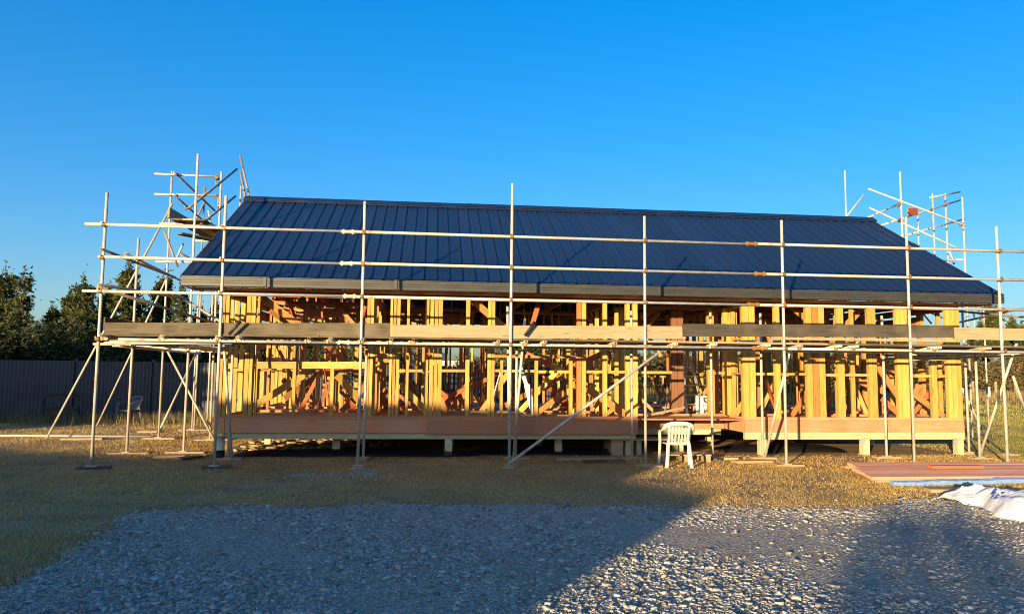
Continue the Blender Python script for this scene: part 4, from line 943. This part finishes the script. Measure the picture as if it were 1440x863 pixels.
# ================================================================== FENCE, TREES, FAR THINGS
fe = thing('fence', 'dark corrugated steel fence across the left background', 'fence', (-14, 25.6, 0))
def corr(x0, x1, y0, y1, h):
    n = 40; v = []; f = []
    for i in range(n+1):
        u = i/n; o = .008*(1 if i % 2 else -1)
        for z in (.02, h): v.append((x0+(x1-x0)*u, y0+(y1-y0)*u+o, z))
        for z in (.02, h): v.append((x0+(x1-x0)*u, y0+(y1-y0)*u+o+.004, z))
    for i in range(n): a = i*4; f += [(a, a+4, a+5, a+1), (a+2, a+3, a+7, a+6), (a+1, a+5, a+7, a+3), (a, a+2, a+6, a+4)]
    free('fence_panel', v, f, M_FENCE, fe)
k = 0; x = -21.0
while x < 3.6:
    y = 24.9+(x+21)*.09; corr(x, x+2.3, y, y+.2, 1.93-.005*k); stud('fence_post', x-.03, y+.09, 0, 1.98, M_FENCE, fe, .09, .09); x += 2.36; k += 1
beam('fence_rail', (-21, 25.05, 1.6), (3.6, 27.15, 1.6), .04, .09, M_FENCE, fe)
def bits(n, P, sz, r):
    a = r.normal(0, 1, (n, 3)); a /= np.linalg.norm(a, axis=1)[:, None]; b = r.normal(0, 1, (n, 3)); b -= a*(a*b).sum(1)[:, None]; b /= np.linalg.norm(b, axis=1)[:, None]
    s = sz*r.uniform(.6, 1.4, n)
    V = np.stack([P-b*s[:, None]*.35, P+b*s[:, None]*.35, P+a*s[:, None]*1.3], 1).reshape(-1, 3)
    return V
def tree(name, label, x, y, h, w, seed, mat=M_PINE, base=.12, dens=1.0, sparse=False, group=None, sz=.115, cat='tree'):
    r = np.random.default_rng(seed); t = thing(name, label, cat, (x, y, 0), group)
    b = MB(); lean = r.normal(0, .02, 2); tp = lambda z: Vector((x+lean[0]*z, y+lean[1]*z, z))
    zs = np.linspace(0, h*.96, 7); r0 = .028*h
    for i in range(6): b.cyl(tp(zs[i]), tp(zs[i+1]), r0*(1-i/6.3), 8, False, r0*(1-(i+1)/6.3))
    P = []; nb = int((24 if not sparse else 13)*(h/6)**.5)
    for k in range(nb):
        f = base+(.97-base)*((k+r.uniform(.1, .9))/nb); z = h*f; taper = ((1-f)**.85*.95+.07)*r.uniform(.7, 1.25)
        for q in range(r.integers(4, 7)):
            a = r.uniform(0, 6.28); ln = w/2*taper*r.uniform(.5, 1.25); up = r.uniform(.1, .75)
            p0 = tp(z*.97); p1 = p0+Vector((math.cos(a)*ln, math.sin(a)*ln, ln*up))
            b.cyl(p0, p1, .009*h*(1-f)+.010, 4, False, .006)
            m = max(2, int(ln/.17))
            for j in range(m):
                u = (j+1)/m; c0 = p0.lerp(p1, .3+.7*u); nn = int((26 if not sparse else 16)*dens)
                P.append(np.array(c0)+r.normal(0, 1, (nn, 3))*(.075+.09*(1-u))*np.array([1, 1, .8])*(h/6)**.5+np.array([0, 0, .04]))
    for q in range(5):
        a = r.uniform(0, 6.28); rr = r.uniform(0, .3)*(q > 0); zt = h*(1-.05*q*r.uniform(.4, 1))
        P.append(np.array(tp(zt))+np.array([math.cos(a)*rr, math.sin(a)*rr, 0])+r.normal(0, 1, (34, 3))*np.array([.05, .05, .20]))
    b.out('trunk', M_BARK, t); P = np.concatenate(P)
    V = bits(len(P), P, sz, r); link('crown', mkn('crown', V, np.arange(len(V)).reshape(-1, 3), mat), Matrix.Identity(4), t)
    return t
def bush(name, label, x, y, wx, wy, h, seed, mat=M_LEAF, n=2600, sz=.16, group=None, cat='bush', z0=0.05):
    r = np.random.default_rng(seed); t = thing(name, label, cat, (x, y, 0), group)
    m = max(6, int(wx*2.2)); C = np.stack([r.uniform(-wx/2, wx/2, m), r.uniform(-wy/2, wy/2, m), r.uniform(.25, .8, m)*h], 1); Rr = r.uniform(.22, .42, m)*min(h, max(wx, 1.2))
    k = r.integers(0, m, n); d = r.normal(0, 1, (n, 3)); d /= np.linalg.norm(d, axis=1)[:, None]; P = C[k]+d*(Rr[k]*r.uniform(.55, 1.08, n)**.5)[:, None]
    ext = n//4; P2 = np.stack([r.uniform(-wx/2, wx/2, ext), r.uniform(-wy/2, wy/2, ext), r.uniform(0, .5, ext)*h], 1); P = np.concatenate([P, P2])
    P[:, 2] = np.abs(P[:, 2])+z0; P += np.array([x, y, 0])
    V = bits(len(P), P, sz, r); link('foliage', mkn('foliage', V, np.arange(len(V)).reshape(-1, 3), mat), Matrix.Identity(4), t)
    b = MB()
    for q in range(5): b.cyl((x+r.uniform(-.2, .2), y+r.uniform(-.1, .1), 0), (x+r.uniform(-wx/3, wx/3), y+r.uniform(-wy/3, wy/3), h*.7), .04, 5, False, .012)
    b.out('stem', M_BARK, t); return t
TREES = [(14, 376, 96, 33, 'broad dark pine at the far left edge behind the fence', 0), (42, 378, 44, 32, 'slender sparse pine with open top behind the fence', 1), (-30, 385, 90, 34, 'dark pine half cut by the left edge of the photo', 0), (72, 428, 60, 34, 'low rounded pine in the dip between taller pines', 0),
         (117, 386, 80, 33, 'bushy pine just left of the corner standard', 0), (98, 405, 50, 36, 'narrow pine left of the bushy pine by the scaffold', 0), (150, 400, 70, 35, 'dense pine behind the corner standard', 0), (184, 366, 88, 34, 'tallest dense pine seen through the left scaffold', 0),
         (222, 378, 66, 36, 'pine behind the long raker tube', 0), (252, 395, 60, 34, 'pine seen beneath the left roof corner', 1), (282, 430, 46, 37, 'small pine behind the left gable scaffold', 0), (305, 420, 50, 40, 'distant pine beside the left house corner', 1),
         (350, 418, 70, 38, 'dark pine behind the left room of the frame', 0), (405, 430, 70, 38, 'dark pine behind the left window opening', 0), (460, 424, 80, 40, 'dark pine behind the second window opening', 0), (520, 436, 70, 41, 'dark pine behind the frame at the third standard', 0)]
for i, (px, py, wpx, Y, lb, sp) in enumerate(TREES):
    P = atY(px, py, Y); h = P.z*.955; w = wpx/FPX*Y; tree('pine_tree', lb, P.x, Y, h, w*1.05, 100+i, sparse=bool(sp), dens=1.35 if not sp else 1.0, group='pines behind the left fence', base=.10 if not sp else .35)
for i, px in enumerate((-20, 30, 78, 122, 165, 208, 250, 290, 335, 385, 435, 485, 530)):
    P = atY(px, 470, 29.5); bush('hedge_bush', 'dark bushy undergrowth behind the fence, %s' % ['cut by the left photo edge', 'below the leftmost pines', 'below the dip in the pines', 'left of the corner standard', 'right of the corner standard', 'between the raker tubes', 'behind the outer scaffold row', 'beside the left house corner', 'behind the left wall studs', 'behind the left window', 'behind the second window', 'left of the third standard', 'right of the third standard'][i], P.x, 29.5, 2.6, 1.8, 3.0+.3*math.sin(i*2.1), 300+i, n=7000, sz=.11, group='undergrowth behind the fence')
# added hedge, unseen left of the frame: put in to shade the fence
for i in range(7):
    bush('shade_hedge', 'added unseen hedge plant that shades the fence, %s' % ['nearest the house', 'second from the house', 'third from the house', 'in the middle of the row', 'third from the far end', 'second from the far end', 'at the far end'][i], -20.6-i*2.3, 10.2+.2*i, 3.0, 1.6, 5.6+.4*math.sin(i), 340+i, n=5200, sz=.3, group='added hedge shading the fence')
# trees behind the photographer on the right: dappled shade on gravel and timber
for i, (x, y, w, h) in enumerate(((-12.6, -20, 3.2, 3.5), (-10.2, -20.4, 3.4, 3.7), (-7.6, -20, 3.4, 3.6), (-4.8, -20.6, 3.6, 3.8), (-1.8, -20, 3.6, 3.6), (1.4, -20, 3.8, 3.7))):
    bush('garden_tree', 'leafy garden tree behind the photographer, %s' % ['first of the row', 'second of the row', 'third of the row', 'fourth of the row', 'fifth of the row', 'last of the row'][i], x, y, w, 1.6, h, 360+i, n=2600, sz=.22, group='garden trees behind the photographer', cat='tree')

# neighbouring house behind the photographer: throws the long shade
nh = thing('neighbour_house', 'low grey neighbouring house behind the photographer that shades the gravel', 'house', (-14, -7.5, 0))
NH = Matrix.Rotation(-SUN_AZ, 4, 'Z')
def block(x0, x1, y0, y1, za, zb, rn='roof'):
    # mono-pitch block, za at x0, zb at x1, in the house's own turned axes
    zc, zd = za-.13, zb-.13
    v = [(x0+.02, y0, 0), (x1-.02, y0, 0), (x1-.02, y1, 0), (x0+.02, y1, 0), (x0+.02, y0, zc), (x1-.02, y0, zd), (x1-.02, y1, zd), (x0+.02, y1, zc)]
    free('wall', [NH @ Vector(p) for p in v], [(0, 1, 5, 4), (1, 2, 6, 5), (2, 3, 7, 6), (3, 0, 4, 7), (4, 5, 6, 7)], M_GREYW, nh)
    v = [(x, y, z+q) for q in (-.125, 0) for (x, z) in ((x0, za), (x1, zb)) for y in (y0-.1, y1+.1)]
    free(rn, [NH @ Vector(v[i]) for i in (0, 1, 3, 2, 4, 5, 7, 6)], [(0, 3, 2, 1), (4, 5, 6, 7), (0, 1, 5, 4), (1, 2, 6, 5), (2, 3, 7, 6), (3, 0, 4, 7)], M_ROOFSH, nh)
block(-11.9, -8.4, -17, -12.1, 3.53, 3.74); block(-8.43, -4.75, -16.9, -12.12, 3.742, 3.76); block(-4.79, -3.95, -16, -12.15, 3.68, 2.95); block(-26, -11.85, -16, -12.15, 2.1, 2.44); block(-4.02, -2.36, -15, -12.18, 2.63, 2.55)
for x in (-10.8, -8.6, -6.6):
    f = MB().obox(NH @ Matrix.Translation((x, -12.09, 1.5)), 1.3, .06, 1.2).out('window_frame', M_WHITE, nh); MB().obox(NH @ Matrix.Translation((x, -12.055, 1.5)), 1.16, .006, 1.06).out('pane', M_GLASS, f)

# far background seen through the frame
def caravan(x, y, s=1.0, label='white caravan parked on the lawn behind the house frame'):
    t = thing('caravan', label, 'caravan', (x, y, 0))
    pr = [(-2.2, .5), (2.0, .5), (2.25, 1.1), (2.1, 2.2), (1.7, 2.55), (-1.8, 2.55), (-2.25, 2.1), (-2.35, 1.0)]
    v = [(x+a*s, y-1, b*s) for a, b in pr]+[(x+a*s, y+1, b*s) for a, b in pr]; n = len(pr)
    free('body', v, [tuple(range(n)), tuple(range(2*n-1, n-1, -1))]+[(i, n+i, n+(i+1) % n, (i+1) % n) for i in range(n)], M_CARA, t)
    for a, b2 in ((-1.7, -.7), (-.2, .5), (1.0, 1.7)): MB().box(x+a*s, x+b2*s, y-1.03, y-1.005, 1.35*s, 2.0*s).out('window', M_GLASS, t)
    for yy in (-.9, .9): MB().cyl((x, y+yy-.1, .33), (x, y+yy+.1, .33), .33, 14).out('wheel', M_RUB, t)
    beam('drawbar', (x-2.3*s, y, .5), (x-3.3*s, y, .5), .08, .08, M_DARK, t)
caravan(XP(640, 62), 62)
def shed(x, y, w, d, h, label, wall_m=M_CARA):
    t = thing('outbuilding', label, 'shed', (x, y, 0)); MB().box(x-w/2, x+w/2, y, y+d, 0, h).out('wall', wall_m, t)
    v = [(x-w/2-.2, y-.2, h), (x+w/2+.2, y-.2, h), (x+w/2+.2, y+d+.2, h), (x-w/2-.2, y+d+.2, h), (x-w/2-.2, y+d/2, h+.8), (x+w/2+.2, y+d/2, h+.8)]
    free('roof', v, [(0, 1, 5, 4), (2, 3, 4, 5), (0, 4, 3), (1, 2, 5), (0, 3, 2, 1)], M_ROOFSH, t)
    f = MB().box(x-w*.3, x-w*.05, y-.04, y-.002, .9, 1.9).out('window', M_WHITE, t); MB().box(x-w*.3+.08, x-w*.05-.08, y-.06, y-.04, .98, 1.82).out('pane', M_GLASS, f)
    MB().box(x+w*.12, x+w*.28, y-.04, y-.002, .02, 2.0).out('door', M_GREYW, t)
shed(XP(585, 64), 64, 5.0, 4, 2.5, 'small white outbuilding far behind the frame left of the caravan'); shed(XP(985, 66), 66, 6, 5, 2.4, 'white farm building far behind the porch recess')
bush('green_shrub', 'small bright green shrub on the lawn behind the frame', XP(674, 31), 31, 1.0, 1.0, 1.7, 401, mat=M_GREENB, n=900, sz=.12)
for i, px in enumerate((500, 545, 690, 735, 780, 830, 880, 930, 1030, 1080, 1130, 1180, 1230, 1280)):
    Y = 62+4*math.sin(i*1.9); bush('scrub_bush', 'distant scrub bush on the field edge, seen %s' % ['left of the third standard','left of the paired middle studs','left of the centre standard','right of the centre standard','under the long diagonal brace','over the long diagonal brace','beneath the fourth standard rail end','through the porch','behind the step ladder','behind the sixth standard','behind the triple stud','left of the right double stud','behind the right double stud','left of the right corner post'][i], XP(px, Y, 515), Y, 5.6, 3, 3.8+.9*math.sin(i*2.7), 420+i, mat=M_SCRUB if i % 3 else M_LEAF, n=3600, sz=.22, group='scrub bushes along the field edge')
for i, px in enumerate((1325, 1352, 1378, 1404, 1430, 1460)):
    bush('scrub_bush', 'tall brown scrub bush right of the house, %s' % ['touching the right house corner', 'between the corner tubes', 'behind the leaning brace', 'behind the right standards', 'at the right edge of the photo', 'cut by the right photo edge'][i], XP(px, 64, 515), 64+i % 2*2, 3.4, 3, 3.0+.5*math.sin(i*1.7), 450+i, mat=M_SCRUB, n=4200, sz=.2, group='brown scrub right of the house')
for i, (px, py, Y, lb) in enumerate(((1392, 428, 66, 'sparse pine above the scrub at right, the tallest'), (1420, 450, 70, 'low open pine at the right photo edge'), (1437, 462, 66, 'spreading pine cut by the right photo edge'), (1366, 478, 72, 'small pine between the right corner tubes'))):
    P = atY(px, py, Y); tree('pine_tree', lb, P.x, Y, P.z, 4.2, 480+i, sparse=True, base=.45, group='pines beyond the right field', sz=.3)
o = stud('marker_post', XP(1391, 46, 560), 46, 0, 1.0, M_WHITE, None, .12, .12); tag(o, 'white marker post in the field right of the house', 'post')
for i, px in enumerate((1368, 1400, 1428)):
    o = stud('fence_stake', XP(px, 58, 540), 58, 0, 1.3, W_TAN, None, .14, .14); tag(o, 'wooden field stake before the brown scrub, %s' % ('nearest the house','between the leaning brace and the standards','furthest right')[i], 'stake', 'field stakes before the scrub')
# junk by the fence
t = thing('junk_rack', 'dark stacked crate frame in shade against the fence', 'rack', (-11.3, 24.3, 0))
for a, b_ in (((-.5, 0), (-.5, .8)), ((.5, 0), (.5, .8)), ((-.5, .1), (.5, .1)), ((-.5, .45), (.5, .45)), ((-.5, .8), (.5, .8))): beam('bar', (-11.3+a[0], 24.3, a[1]), (-11.3+b_[0], 24.35, b_[1]), .05, .05, W_DRK, t)
for yy in (24.3, 24.7): beam('bar', (-11.8, yy, .85), (-10.8, yy, .85), .05, .05, W_DRK, t)
MB().box(-11.7, -10.9, 24.35, 24.7, .12, .43).out('stacked_box', W_DRK, t)
n = 480; q = rng.random((n, 2)); g0 = atZ(405, 668); g1 = atZ(530, 668); X = g0.x+(g1.x-g0.x)*q[:, 0]; Y = (g0.y+g1.y)/2+rng.normal(0, .22, n)+.1*np.sin(X*5); S = rng.uniform(.006, .022, n)
tag(link('spilled_gravel', stones(np.stack([X, Y, S*.3], 1), S, 'spilled_gravel', M_STONE, .7, 77, True), Matrix.Identity(4)), kind='stuff')
n = 1100; X = rng.uniform(-4.5, 12, n); Y = 14.75+np.abs(rng.normal(0, .45, n))-.35; S = rng.uniform(.004, .018, n)
tag(link('soil_crumbs', stones(np.stack([X, Y, S*.3], 1), S, 'soil_crumbs', M_DEBRIS, .7, 78, True), Matrix.Identity(4)), kind='stuff')
# larger loose stones
RK = [(1072, 698), (988, 625), (884, 772), (893, 790), (560, 800), (345, 745), (790, 745), (1132, 735), (1140, 728), (960, 785), (966, 790), (1000, 800), (1042, 838), (1155, 790), (925, 712), (540, 711), (565, 713), (688, 742), (420, 826), (1010, 716), (640, 690), (860, 757), (905, 768), (1085, 765), (700, 790)]
for i, (a, b_) in enumerate(RK):
    g = atZ(a, b_); s_ = random.uniform(.026, .05); me = stones(np.array([[0, 0, s_*.3]]), np.array([s_]), 'stone', M_STONE, .55, 600+i); o = link('stone', me, Matrix.Translation((g.x, g.y, .006)))
    tag(o, 'large pale loose stone lying on the gravel or grass', 'stone', 'large loose stones')
